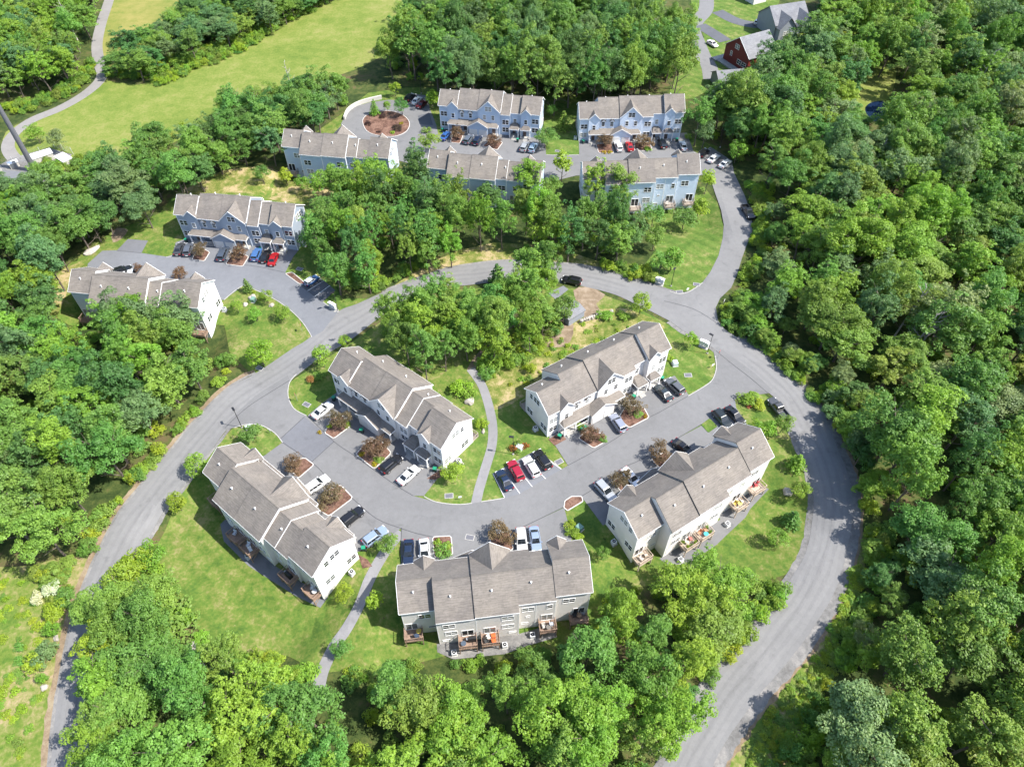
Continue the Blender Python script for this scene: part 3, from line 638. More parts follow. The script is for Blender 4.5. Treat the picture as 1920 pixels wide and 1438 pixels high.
# ------------------------------------------------------------------ the townhouse row
PM, WT, OV = 0.70, 7.0, 0.35
UNITS = [('1', 0, 5.1, 0, 7.3, 3.65), ('2', 5.1, 11.0, 0, 9.4, 4.7), ('3', 11.0, 17.5, 0, 9.4, 4.7), ('4', 17.5, 20.2, 0, 8.5, 4.7), ('4', 20.2, 23.2, 0.7, 8.5, 4.7), ('5', 23.2, 28.5, 0, 8.1, 4.05)]
PAT = {'D': dict(zip('12345', (0, 0, 0.32, 0.32, 1.4))), 'C': dict(zip('12345', (0.55, 0, 0.18, -0.55, 0.3)))}
def cross_gable(root, x0, x1, yf, dz, my, wallm, pitch, name):
    """front gable: wall from the ground, roof running back into the main slope"""
    xm = (x0+x1)/2; ze = WT+dz-0.12; hw = (x1-x0)/2; zp = ze+hw*pitch
    wb = MB(); wb.prism([(x0, -2.6), (x1, -2.6), (x1, ze), (xm, zp), (x0, ze)], 'y', yf, 0.25); wb.build('wall', wallm, root, my)
    o = 0.2; zl = ze-o*pitch; za = zp+0.10; yk = (za-WT-dz)/PM; yv = max(0.0, (zl+0.10-WT-dz)/PM)
    rb = MB()
    for s, xe in ((-1, x0-o), (1, x1+o)):
        top = [(xe, yf-0.28, zl+0.10), (xm, yf-0.28, za), (xm, yk+0.12, za), (xe, yv-0.1, zl+0.10)]
        if s > 0: top = top[::-1]
        rb.slab(top, 0.16)
    r = rb.build(name, M['shingle'], root, my)
    tb = MB()
    for xe in (x0-o, x1+o):
        tb.prism([(xe, zl-0.10), (xm, za-0.20), (xm, za+0.015), (xe, zl+0.115)], 'y', yf-0.34, yf-0.281)
    tb.build('fascia', M['trim'], r, my)
    return zp
def townhouse(key, label, wallkey, deckmat, dwall=None):
    X, Y, a, mir, pat = TOWN[key]; my = -1 if mir else 1; dz = PAT[pat]; wm = M[wallkey]
    root = thing('townhouse', label, 'townhouse', (X, Y, 0), radians(a), 'townhouse rows of the estate')
    n = len(UNITS)
    for i, (u, x0, x1, yf, yb, ym) in enumerate(UNITS):
        d = dz[u]-(0.14 if (yf > 0 and pat == 'C') else 0); zr = WT+d+ym*PM; zf = zr-(ym-yf)*PM; zb = zr-(yb-ym)*PM
        e = 0.002
        MB().prism([(yf, -2.7), (yb, -2.7), (yb, zb), (ym, zr), (yf, zf)], 'x', x0+e, x1-e).build('wall', wm, root, my)
        xa = x0-0.25 if i == 0 else x0; xb = x1+0.25 if i == n-1 else x1
        # raise a taller roof's edge a little over its neighbour
        if i > 0 and dz[UNITS[i-1][0]] < d-0.05: xa -= 0.08
        if i < n-1 and dz[UNITS[i+1][0]] < d-0.05: xb += 0.08
        rb = MB(); zo = zf-OV*PM+0.10; zo2 = zb-OV*PM+0.10
        rb.slab([(xa, yf-OV, zo), (xb, yf-OV, zo), (xb, ym, zr+0.10), (xa, ym, zr+0.10)], 0.15)
        rb.slab([(xa, ym, zr+0.10), (xb, ym, zr+0.10), (xb, yb+OV, zo2), (xa, yb+OV, zo2)], 0.15)
        r = rb.build('roof', M['shingle'], root, my)
        MB().prism([(ym-0.16, zr+0.10-0.11+0.012), (ym, zr+0.125), (ym+0.16, zr+0.10-0.11+0.012)], 'x', xa+0.01, xb-0.01).build('ridge_cap', M['shingle'], r, my)
        MB().box(xa, xb, yf-OV-0.04, yf-OV-0.001, zo-0.2, zo-0.02).build('gutter', M['trim'], r, my)
        MB().box(xa, xb, yb+OV+0.001, yb+OV+0.04, zo2-0.2, zo2-0.02).build('gutter', M['trim'], r, my)
        for xe, sgn in ((xa, -1), (xb, 1)):
            tall = (i == 0 and sgn < 0) or (i == n-1 and sgn > 0) or abs(xe-(x0 if sgn < 0 else x1)) > 0.05 or u in '23'
            if not tall and not (u == '4' and yf == 0 and sgn > 0): continue
            if sgn < 0 and i > 0: continue
            if sgn > 0 and i < n-1 and dz[UNITS[i+1][0]]-(0.14 if (UNITS[i+1][3] > 0 and pat == 'C') else 0) > d-0.05: continue
            w = 0.05
            prof = [(yf-OV, zo-0.17), (ym, zr-0.09), (yb+OV, zo2-0.17), (yb+OV, zo2+0.012), (ym, zr+0.112), (yf-OV, zo+0.012)]
            MB().prism(prof, 'x', xe+0.001 if sgn > 0 else xe-w, xe+w if sgn > 0 else xe-0.001).build('fascia', M['trim'], r, my)
        if not (u == '4' and yf > 0):
            vx = x0+(x1-x0)*(0.42 if u != '4' else 0.8); vy = ym+(yb-ym)*(0.45)
            link('roof_vent', _vent, r, (vx, my*vy, zr-(vy-ym)*PM+0.1))
        # corner boards
        cl, cr = (x0-0.02, x0+0.1), (x1-0.1, x1+0.02); bf, bb = (yf-0.02, yf+0.1), (yb-0.1, yb+0.02)
        for cx_, cy_ in ((cl, bf), (cl, bb)) if i == 0 else ((cr, bf), (cr, bb)) if i == n-1 else ((cl, bb), (cr, bb)):
            MB().box(*cx_, *cy_, -2.6, (zf if cy_ is bf else zb)-0.1).build('corner_board', M['trim'], root, my)
    # front gables
    cross_gable(root, 2.4, 5.35, -0.4, dz['1'], my, wm, 0.97, 'bay_roof')
    cross_gable(root, 11.05, 17.2, -0.4, dz['3'], my, wm, 0.94, 'gable_roof')
    cross_gable(root, 23.3, 26.1, -0.4, dz['5'], my, wm, 0.97, 'bay_roof')
    # hooded wall dormers of the second house
    for x in (6.5, 8.9):
        hb = MB(); zt = WT-0.35
        for s in (-1, 1):
            t = [(x+s*0.72, -0.45, zt-0.75), (x, -0.45, zt), (x, 0.0, zt), (x+s*0.72, 0.0, zt-0.75)]
            hb.slab(t if s < 0 else t[::-1], 0.09)
        h = hb.build('dormer_hood', M['shingle'], root, my)
        MB().prism([(x-0.62, zt-0.85), (x+0.62, zt-0.85), (x+0.62, zt-0.72), (x, zt-0.12), (x-0.62, zt-0.72)], 'y', -0.3, -0.002).build('dormer_face', M['trim'], h, my)
    # porch along houses one to three with the garage gable
    pb = MB(); x0, x1, yo, zi, zo = 2.45, 16.95, -1.85, 3.75, 2.98
    ci, co = -0.405, yo
    pb.slab([(x0, co, zo), (x1, co, zo), (x1-0.8, -0.002, zi), (x0+0.8, -0.002, zi)], 0.12)
    pb.slab([(x0, -0.002, zo), (x0, co, zo), (x0+0.8, -0.002, zi)], 0.12); pb.slab([(x1, co, zo), (x1, -0.002, zo), (x1-0.8, -0.002, zi)], 0.12)
    pr = pb.build('porch_roof', M['shingle'], root, my)
    MB().box(x0, x1, co-0.04, co-0.001, zo-0.24, zo-0.01).box(x0-0.04, x0-0.001, co, -0.01, zo-0.24, zo-0.01).box(x1+0.001, x1+0.04, co, -0.01, zo-0.24, zo-0.01).build('fascia', M['trim'], pr, my)
    gx0, gx1, gy = 8.35, 14.45, -2.5; gm = (gx0+gx1)/2; gz = zo+(gm-gx0)*0.6
    gb = MB()
    gb.slab([(gx0, gy, zo+0.02), (gm, gy, gz), (gm, -0.3, gz), (gx0, -0.3, zo+0.02)], 0.13); gb.slab([(gm, gy, gz), (gx1, gy, zo+0.02), (gx1, -0.3, zo+0.02), (gm, -0.3, gz)], 0.13)
    g = gb.build('garage_roof', M['shingle'], root, my)
    tb = MB()
    for xe in (gx0, gx1): tb.prism([(xe, zo-0.16), (gm, gz-0.2), (gm, gz+0.012), (xe, zo+0.03)], 'y', gy-0.05, gy-0.001)
    tb.build('fascia', M['trim'], g, my)
    MB().prism([(gx0+0.35, 0), (gx1-0.35, 0), (gx1-0.35, zo-0.05), (gm, gz-0.16), (gx0+0.35, zo-0.05)], 'y', gy+0.3, -0.41).build('garage_wall', wm, root, my)
    for x in (10.05, 12.75):
        o = link('garage_door', _gd, root, (x, my*(gy+0.28), 0.12), (0, 0, 0 if my > 0 else pi)); link('door_panel', _gp, o)
    for x in (2.75, 5.3, 8.3, 16.7): MB().box(x-0.11, x+0.11, -1.75, -1.53, 0, zo-0.1).build('column', M['trim'], root, my)
    # the two hooded entries of houses four and five
    for cx, yw, u in ((21.55, 0.7, '4'), (24.75, -0.4, '5')):
        hb = MB(); a0, a1, yo2, z0, z1 = cx-1.35, cx+1.35, -1.75, 2.98, 3.72
        hb.slab([(a0, yo2, z0), (a1, yo2, z0), (a1-0.7, yw-0.02 if u == '4' else yw-0.02, z1), (a0+0.7, yw-0.02, z1)], 0.12)
        hb.slab([(a0, yw-0.02, z0), (a0, yo2, z0), (a0+0.7, yw-0.02, z1)], 0.12); hb.slab([(a1, yo2, z0), (a1, yw-0.02, z0), (a1-0.7, yw-0.02, z1)], 0.12)
        h = hb.build('entry_roof', M['shingle'], root, my)
        MB().box(a0, a1, yo2-0.04, yo2-0.001, z0-0.24, z0-0.01).box(a0-0.04, a0-0.001, yo2, yw-0.03, z0-0.24, z0-0.01).box(a1+0.001, a1+0.04, yo2, yw-0.03, z0-0.24, z0-0.01).build('fascia', M['trim'], h, my)
        for x in (a0+0.15, a1-0.15): MB().box(x-0.1, x+0.1, -1.66, -1.46, 0, z0-0.1).build('column', M['trim'], root, my)
        MB().box(a0+0.05, a1-0.05, -1.7, yw-0.003, -0.3, 0.45).box(cx-0.65, cx+0.65, -2.05, -1.702, -0.3, 0.3).box(cx-0.65, cx+0.65, -2.4, -2.052, -0.3, 0.17).build('stoop', M['concrete'], root, my)
        for x in (a0+0.12, a1-0.12):
            rl = MB(); rl.box(x-0.03, x+0.03, -1.44, yw-0.05, 1.2, 1.27)
            for k in range(7): y = -1.4+k*(yw+1.25)/6; rl.box(x-0.02, x+0.02, y-0.02, y+0.02, 0.45, 1.2)
            rl.build('railing', M['trim'], root, my)
        link('front_door', _ed, root, (cx-0.3, my*(yw-0.03), 0.46), (0, 0, 0 if my > 0 else pi))
    MB().box(2.6, 8.2, -1.75, -0.41, -0.3, 0.45).box(3.2, 4.6, -2.1, -1.752, -0.3, 0.3).box(3.2, 4.6, -2.45, -2.102, -0.3, 0.16).build('stoop', M['concrete'], root, my)
    for xa, xb in ((4.8, 8.15), (2.7, 3.15)):
        rl = MB(); rl.box(xa, xb, -1.69, -1.62, 1.2, 1.27)
        k = max(2, int((xb-xa)/0.35))
        for q in range(k+1): x = xa+(xb-xa)*q/k; rl.box(x-0.02, x+0.02, -1.675, -1.635, 0.45, 1.2)
        rl.build('railing', M['trim'], root, my)
    MB().box(14.5, 16.9, -1.75, -0.41, -0.3, 0.45).build('stoop', M['concrete'], root, my)
    for x, y in ((3.9, -0.43), (7.3, -0.03), (15.6, -0.43)): link('front_door', _ed, root, (x, my*y, 0.46), (0, 0, 0 if my > 0 else pi))
    # windows
    d1, d2, d3, d4, d5 = (dz[k] for k in '12345')
    for k, x, y, z, f in (('d', 1.25, 0, 4.35+d1, 'F'), ('d', 1.25, 0, 1.85, 'F'), ('s', 3.95, -0.4, 4.2+d1, 'F'), ('s', 6.5, 0, 5.0, 'F'), ('s', 8.9, 0, 5.0, 'F'),
                          ('d', 14.1, -0.4, 7.45+d3, 'F'), ('s', 13.0, -0.4, 4.95+d3, 'F'), ('s', 15.4, -0.4, 4.95+d3, 'F'), ('d', 18.9, 0, 4.5+d4, 'F'), ('d', 18.9, 0, 1.7, 'F'),
                          ('s', 21.5, 0.7, 4.7+d4, 'F'), ('s', 24.7, -0.4, 4.6+d5*.4, 'F'), ('d', 27.3, 0, 4.8+d5*.4, 'F'), ('d', 27.3, 0, 2.2+d5*.3, 'F'),
                          ('s', 0, 5.5, 6.5+d1, 'L'), ('d', 0, 3.75, 6.85+d1, 'L'), ('d', 0, 5.85, 1.8, 'L'), ('d', 0, 1.3, 1.9, 'L'),
                          ('s', 28.5, 5.5, 6.4+d5, 'R'), ('d', 28.5, 3.75, 6.75+d5, 'R'), ('d', 28.5, 5.85, 1.9, 'R'), ('d', 28.5, 1.3, 2.0, 'R'),
                          ('d', 3.4, 7.3, 4.3+d1, 'B'), ('sd', 1.1, 7.3, 1.15, 'B'), ('b', 4.2, 7.3, 0.2, 'B'), ('d', 6.9, 9.4, 4.4, 'B'), ('d', 7.1, 9.4, 1.8, 'B'), ('b', 6.2, 9.4, -0.7, 'B'), ('sd', 9.6, 9.4, 1.2, 'B'),
                          ('sd', 13.0, 9.4, 1.2, 'B'), ('d', 15.8, 9.4, 4.5+d3, 'B'), ('d', 15.8, 9.4, 1.8, 'B'), ('b', 16.5, 9.4, -0.6, 'B'), ('d', 19.0, 8.5, 4.75+d4, 'B'), ('s', 22.3, 8.5, 4.8+d4, 'B'), ('q', 19.0, 8.5, 2.4, 'B'),
                          ('sd', 22.0, 8.5, 1.25, 'B'), ('b', 18.5, 8.5, 0.0, 'B'), ('d', 25.3, 8.1, 4.8+d5*.5, 'B'), ('sd', 27.1, 8.1, 1.3, 'B')):
        put_win(k, root, x, y, z, f, my)
    # decks on posts behind the walk-out rows, low ones elsewhere
    for x0, x1, yb, dp in ((-0.1, 2.65, 7.3, 1.9), (8.1, 10.85, 9.4, 2.0), (11.6, 14.3, 9.4, 2.0), (20.7, 23.3, 8.5, 2.0), (25.6, 28.4, 8.1, 1.6)):
        gz = -2.2 if mir else -0.2; zt = 0.12
        fl = MB()
        nb = 13
        for q in range(nb):
            ya = yb+0.01+dp*q/nb; fl.box(x0, x1, ya, ya+dp/nb-0.02, zt-0.05, zt)
        fl.box(x0, x1, yb+dp, yb+dp+0.05, zt-0.26, zt+0.02).box(x0-0.05, x0, yb+0.01, yb+dp+0.05, zt-0.26, zt+0.02).box(x1, x1+0.05, yb+0.01, yb+dp+0.05, zt-0.26, zt+0.02)
        dk = fl.build('deck', M[deckmat], root, my)
        ra = MB()
        for xa, xb, ya, yc in ((x0-0.04, x1+0.04, yb+dp-0.02, yb+dp+0.05), (x0-0.04, x0+0.03, yb+0.02, yb+dp), (x1-0.03, x1+0.04, yb+0.02, yb+dp)):
            ra.box(xa, xb, ya, yc, zt+0.95, zt+1.03); ra.box(xa, xb, ya, yc, zt+0.1, zt+0.16)
            L = max(xb-xa, yc-ya); k = int(L/0.24)
            for q in range(k+1):
                t = q/k
                if xb-xa > yc-ya: px_, py_ = xa+0.03+(xb-xa-0.06)*t, (ya+yc)/2
                else: px_, py_ = (xa+xb)/2, ya+0.03+(yc-ya-0.06)*t
                ra.box(px_-0.02, px_+0.02, py_-0.02, py_+0.02, zt+0.16, zt+0.95)
        ra.build('railing', M[deckmat], dk, my)
        for x in (x0+0.05, x1-0.05):
            MB().box(x-0.07, x+0.07, yb+dp-0.16, yb+dp-0.02, gz-0.2, zt+1.05).build('post', M[deckmat], dk, my)
            if mir: MB().tube((x, yb+dp-0.09, gz+0.9), (x, yb+0.05, zt-0.2), 0.06, n=4).build('brace', M[deckmat], dk, my)
    return root
BL = {'A1': ('light blue townhouse row beside the turning circle, front with porches', 'blue', 'deckgrey'),
      'A2': ('pale blue townhouse row with porches at the east end of the top lane', 'paleblue', 'deckgrey'),
      'A3': ('light blue townhouse row just below the turning circle, seen from behind', 'blue', 'deckgrey'),
      'A4': ('light blue townhouse row behind the tall pines, seen from behind', 'blue', 'deckgrey'),
      'A5': ('very pale blue townhouse row above the road fork, seen from behind', 'paleblue', 'deckgrey'),
      'L1': ('slate blue townhouse row facing the upper lot with a red car parked', 'slate', 'deckgrey'),
      'L2': ('pale sage townhouse row half hidden by trees at the upper lot', 'sage', 'deckwood'),
      'C': ('cream townhouse row above the inner drive with its front in shade', 'cream', 'deckgrey'),
      'D': ('cream townhouse row with sunlit front facing down to the inner drive', 'cream', 'deckgrey'),
      'B': ('cream townhouse row beside the large round lawn, its decks in shade', 'cream', 'deckwood'),
      'E': ('cream townhouse row inside the road bend, with furniture on sunny decks', 'cream', 'decktan'),
      'F': ('cream townhouse row nearest the lower woods, its decks towards the trees', 'cream', 'deckwood')}
for k, (lab, wk, dm) in BL.items(): townhouse(k, lab, wk, dm)
for k, (X, Y, a, m, p) in TOWN.items():
    a = radians(a); s = -1 if m else 1
    CLEAR.append([(X+x*cos(a)-s*y*sin(a), Y+x*sin(a)+s*y*cos(a)) for x, y in ((-1.5, -3), (30, -3), (30, 12), (-1.5, 12))])
def at_house(key, x, y, z=None):
    X, Y, a, m, p = TOWN[key]; a = radians(a); s = -1 if m else 1
    wx, wy = X+x*cos(a)-s*y*sin(a), Y+x*sin(a)+s*y*cos(a)
    return wx, wy, (T(wx, wy) if z is None else z)

# ------------------------------------------------------------------ vegetation
def leaf_cloud(rs, clumps, leaf, nleaf, squash=0.85, fold=0.25):
    """quads on the outside of every clump, facing outwards: (centre, radius) list -> mesh arrays"""
    P = []
    for (c, r) in clumps:
        n = max(6, int(nleaf*(r*r)))
        u = rs.normal(size=(n, 3)); u /= np.linalg.norm(u, axis=1)[:, None]
        u[:, 2] = np.where(u[:, 2] < -0.25, -u[:, 2]*0.7, u[:, 2]); u /= np.linalg.norm(u, axis=1)[:, None]
        pos = np.array(c)+u*r*np.array([1, 1, squash])*rs.uniform(0.72, 1.06, (n, 1))
        nrm = u*0.8+np.array([0, 0, 0.45])+rs.normal(size=(n, 3))*0.36; nrm /= np.linalg.norm(nrm, axis=1)[:, None]
        ref = rs.normal(size=(n, 3)); t = np.cross(nrm, ref); t /= np.linalg.norm(t, axis=1)[:, None]; b = np.cross(nrm, t)
        s = leaf*rs.uniform(0.6, 1.25, (n, 1))
        P.append(np.stack([pos-t*s*0.5, pos-b*s*0.36+nrm*s*fold*0.3, pos+t*s*0.5, pos+b*s*0.36-nrm*s*fold*0.2], axis=1))
    return np.concatenate(P).reshape(-1, 3)
def quads_mesh(name, v, mat):
    n = len(v)//4; me = bpy.data.meshes.new(name)
    me.vertices.add(len(v)); me.vertices.foreach_set('co', v.astype(np.float32).ravel())
    me.loops.add(4*n); me.loops.foreach_set('vertex_index', np.arange(4*n, dtype=np.int32))
    me.polygons.add(n); me.polygons.foreach_set('loop_start', np.arange(0, 4*n, 4, dtype=np.int32)); me.polygons.foreach_set('loop_total', np.full(n, 4, dtype=np.int32))
    me.materials.append(mat); me.update(); me.validate(); return me
def crown_clumps(rs, R, zc, rz, n, rc, hollow=0.5, low=-0.55, lob=0.22):
    out = []; ph = rs.uniform(0, 6.28, 4)
    while len(out) < n:
        u = rs.normal(size=3); u /= np.linalg.norm(u)
        if u[2] < low: continue
        az = math.atan2(u[1], u[0]); f = 1+lob*sin(2*az+ph[0])+lob*0.7*sin(3*az+ph[1]+u[2]*2)
        k = rs.uniform(hollow, 1.0)**0.6*f
        out.append(((u[0]*R*k, u[1]*R*k, zc+u[2]*rz*k*(1+lob*0.5*sin(4*az+ph[2]))), rc*rs.uniform(0.65, 1.3)))
    return out
def trunk_mesh(rs, h, r, crownR, limbs=6, mat='bark', z0=0.35, sides=7):
    mb = MB(); p = Vector((0, 0, -0.6)); pts = [p]
    for i in range(4): p = p+Vector((rs.normal()*0.12*h/10, rs.normal()*0.12*h/10, (h+0.6)/4)); pts.append(p)
    for i in range(4): mb.tube(pts[i], pts[i+1], r*(1-i*0.21), r*(1-(i+1)*0.21), sides, cap=(i == 3))
    for k in range(limbs):
        t = z0+(0.92-z0)*k/max(1, limbs-1); i = min(3, int(t*4)); a = pts[i].lerp(pts[i+1], t*4-i); az = k*2.4+rs.uniform(-0.4, 0.4); L = crownR*rs.uniform(0.55, 0.85)
        m = a+Vector((cos(az)*L*0.5, sin(az)*L*0.5, L*0.35)); e = a+Vector((cos(az)*L, sin(az)*L, L*rs.uniform(0.6, 0.9)))
        mb.tube(a, m, r*0.38, r*0.26, 5, False); mb.tube(m, e, r*0.26, r*0.08, 5, False)
        for q in (-1, 1): mb.tube(m, m+Vector((cos(az+q*0.8)*L*0.4, sin(az+q*0.8)*L*0.4, L*0.35)), r*0.18, r*0.05, 4, False)
    return mb.mesh('trunk', M[mat])
PROTO = {}     # kind -> list of (crown mesh, trunk mesh, height, crown radius)
def proto(kind, seed, h, R, rz, zc, n, rc, leaf, dens, limbs=6, tr=0.26, hollow=0.45, low=-0.55, tm='bark', lob=0.22, z0=0.35, split=0):
    rs = np.random.RandomState(seed)
    cl = crown_clumps(rs, R-rc*0.6, zc, rz-rc*0.5, n, rc, hollow, low, lob)
    if split:
        sub = []
        for c, r in cl:
            for _ in range(split):
                u = rs.normal(size=3); u /= np.linalg.norm(u); u[2] = abs(u[2])*0.9-0.15
                sub.append((tuple(np.array(c)+u*r*0.85), r*rs.uniform(0.36, 0.62)))
        cl = sub
    crown = quads_mesh('crown', leaf_cloud(rs, cl, leaf, dens), M['leaf'])
    PROTO.setdefault(kind, []).append((crown, trunk_mesh(rs, h*0.8, tr, R, limbs, tm, z0), h, R))
for s, (R, rz, n, rc, lb) in enumerate(((4.7, 5.3, 84, 1.15, .2), (5.0, 4.9, 80, 1.25, .3), (4.3, 5.8, 84, 1.05, .24), (4.9, 5.3, 70, 1.4, .28), (4.5, 5.2, 100, 0.95, .34), (5.2, 4.9, 66, 1.3, .4), (4.6, 5.6, 110, 0.85, .26), (4.8, 4.7, 60, 1.5, .36))):
    proto('broad', 10+s, 14.0, R, rz, 14.0-rz, n, rc, 0.33, 96, lob=lb, split=5, z0=0.2)
for s, (R, rz, n, rc) in enumerate(((4.4, 6.6, 70, 1.0), (4.0, 7.0, 66, 1.1), (4.2, 7.2, 84, 0.85), (3.8, 6.6, 54, 1.25))):
    proto('tall', 30+s, 17.0, R, rz, 17.0-rz, n, rc, 0.33, 96, lob=0.30+0.04*s, tr=0.24, split=5, z0=0.2)
for s in range(2): proto('small', 40+s, 4.6, 1.75, 1.75, 2.75, 44, 0.48, 0.20, 220, limbs=5, tr=0.08, lob=0.2, z0=0.3)
for s in range(2): proto('column', 45+s, 5.4, 1.25, 2.3, 3.0, 34, 0.5, 0.28, 110, limbs=5, tr=0.08, lob=0.1, z0=0.25)
for s in range(5): proto('orn', 50+s, 3.6, 2.25, 1.6, 2.0, 110, 0.42, 0.22, 130, limbs=9, tr=0.12, hollow=0.3, low=-0.35, lob=0.3, z0=0.12)
for s in range(3): proto('bush', 60+s, 2.0, 1.5, 1.1, 0.9, 30, 0.46, 0.22, 200, limbs=4, tr=0.06, low=-0.7, lob=0.2, z0=0.05)
for s in range(2): proto('tuft', 70+s, 0.8, 0.7, 0.5, 0.35, 12, 0.28, 0.18, 260, limbs=3, tr=0.03, low=-0.6, lob=0.1, z0=0.05)
# conifers: whorled tiers of drooping sprays
def conifer(seed, h, R, tiers, leaf, dens):
    rs = np.random.RandomState(seed); cl = []
    for k in range(tiers):
        t = k/(tiers-1); z = h*(0.16+0.82*t); r = R*(1-t)**0.8+0.15; m = max(3, int(10*(1-t)+3))
        for q in range(m):
            a = q*2*pi/m+k*0.7+rs.uniform(-0.2, 0.2)
            for f in (0.35, 0.7, 1.0):
                cl.append(((cos(a)*r*f, sin(a)*r*f, z-r*f*0.12), (0.30+0.35*(1-t))*(1.15-0.4*f)*R/2.6))
    crown = quads_mesh('crown', leaf_cloud(rs, cl, leaf, dens, 0.6), M['leaf'])
    mb = MB().tube((0, 0, -0.5), (0, 0, h*0.96), 0.05*R+0.08, 0.03, 7)
    PROTO.setdefault('conifer' if h > 8 else 'spruce', []).append((crown, mb.mesh('trunk', M['bark']), h, R))
conifer(80, 16.0, 3.6, 14, 0.30, 60); conifer(82, 15.0, 3.2, 12, 0.30, 60); conifer(81, 4.0, 1.1, 8, 0.26, 160)

GREEN = {'deep': (0.085, 0.186, 0.050), 'mid': (0.122, 0.240, 0.048), 'fresh': (0.186, 0.312, 0.038), 'lime': (0.245, 0.345, 0.030), 'blue': (0.120, 0.214, 0.080), 'olive': (0.182, 0.262, 0.048),
         'grey': (0.172, 0.248, 0.098), 'wine': (0.150, 0.104, 0.060), 'moss': (0.158, 0.275, 0.048)}
def plant(kind, x, y, h, r=None, col='mid', name='tree', label='', cat='tree', group=None, rz=None, variant=None, z=None, rnd=RND):
    P = PROTO[kind]; crown, trunk, H0, R0 = P[variant % len(P) if variant is not None else rnd.randrange(len(P))]
    sz = h/H0; sx = (r/R0) if r else sz
    o = thing(name, label, cat, (x, y, T(x, y) if z is None else z), rnd.uniform(0, 6.28) if rz is None else rz, group, (sx, sx*rnd.uniform(0.92, 1.08), sz))
    c = GREEN[col] if isinstance(col, str) else col; q = rnd.uniform(0.88, 1.12)
    link('crown', crown, o, color=(c[0]*q*rnd.uniform(0.9, 1.1), c[1]*q, c[2]*q)); link('trunk', trunk, o)
    return o

# woods: outlines of the canopy as the survey shows them (crown centres fall inside)
WOODS = {
 'right': ([(1310, 215), (1350, 178), (1400, 168), (1432, 125), (1445, 75), (1530, 62), (1540, 0), (1560, -60), (2080, -60), (2250, 1720), (1500, 1720), (1590, 1520), (1612, 1400), (1645, 1290), (1668, 1180), (1680, 1060), (1660, 970), (1648, 880), (1632, 800), (1612, 735), (1572, 680), (1512, 630), (1445, 590), (1425, 560), (1430, 510), (1432, 460), (1432, 400), (1415, 345), (1395, 312), (1350, 275)],
           [[(1598, 220), (1606, 128), (1640, 95), (1688, 108), (1702, 190), (1674, 240), (1612, 245)]], 'in the dense woods right of the loop road', 'trees of the woods right of the road'),
 'top': ([(715, 105), (735, 50), (775, 0), (800, -60), (1215, -60), (1245, 25), (1292, 55), (1300, 100), (1272, 135), (1235, 165), (1150, 165), (1060, 165), (960, 168), (830, 150), (775, 148), (740, 135)], [], 'in the tall woods behind the top lane', 'trees of the woods behind the top lane'),
 'hedge': ([(205, 105), (222, 70), (300, 50), (340, 15), (420, -45), (650, -70), (630, -25), (560, 5), (490, 30), (420, 65), (340, 92), (260, 118), (215, 122)], [], 'in the hedgerow between the two fields', 'trees of the hedgerow between the fields'),
 'corner': ([(-120, 20), (-60, -60), (180, -60), (172, 0), (160, 50), (152, 95), (112, 130), (40, 152), (-100, 170)], [], 'in the wood by the gravel track', 'trees of the wood by the track'),
 'belt': ([(20, 345), (60, 318), (130, 320), (220, 296), (300, 248), (380, 234), (420, 198), (500, 183), (545, 163), (600, 148), (660, 150), (705, 166), (710, 178), (660, 185), (620, 205), (590, 225), (525, 232), (505, 280), (440, 290), (400, 320), (330, 345), (300, 360), (260, 400), (205, 420), (150, 440), (20, 400)], [], 'in the tree belt below the big field', 'trees of the belt below the field'),
 'left': ([(-160, 330), (40, 345), (200, 400), (190, 435), (150, 470), (95, 520), (80, 590), (130, 612), (230, 592), (300, 562), (350, 592), (402, 630), (408, 665), (366, 722), (316, 782), (270, 838), (214, 902), (170, 960), (130, 1005), (70, 1020), (-160, 1040)], [], 'in the woods left of the loop road', 'trees of the woods left of the road'),
 'upper': ([(596, 350), (650, 325), (745, 315), (790, 285), (815, 300), (830, 345), (900, 375), (955, 385), (990, 330), (1000, 380), (1060, 400), (1110, 375), (1180, 385), (1205, 410), (1190, 450), (1150, 468), (1060, 455), (980, 445), (900, 452), (800, 485), (760, 500), (690, 525), (640, 520), (605, 480), (585, 440), (600, 400)], [], 'in the grove between the blue rows and the road', 'trees of the grove below the blue rows'),
 'middle': ([(700, 580), (750, 555), (800, 545), (850, 540), (905, 570), (945, 530), (985, 455), (1030, 430), (1060, 450), (1040, 500), (1010, 540), (1055, 575), (1035, 600), (990, 625), (935, 655), (900, 635), (870, 660), (820, 670), (770, 655), (720, 630)], [], 'in the grove in the middle of the loop', 'trees of the grove inside the loop'),
 'lower': ([(212, 1180), (232, 1105), (285, 1060), (305, 1110), (365, 1185), (420, 1230), (510, 1240), (580, 1285), (690, 1280), (830, 1272), (960, 1255), (1085, 1225), (1140, 1165), (1210, 1112), (1310, 1075), (1425, 1088), (1408, 1128), (1358, 1186), (1322, 1240), (1275, 1298), (1255, 1358), (1212, 1430), (1150, 1560), (1060, 1720), (170, 1720), (205, 1560), (210, 1400), (205, 1290)], [], 'in the lower woods below the cream rows', 'trees of the lower woods'),
}
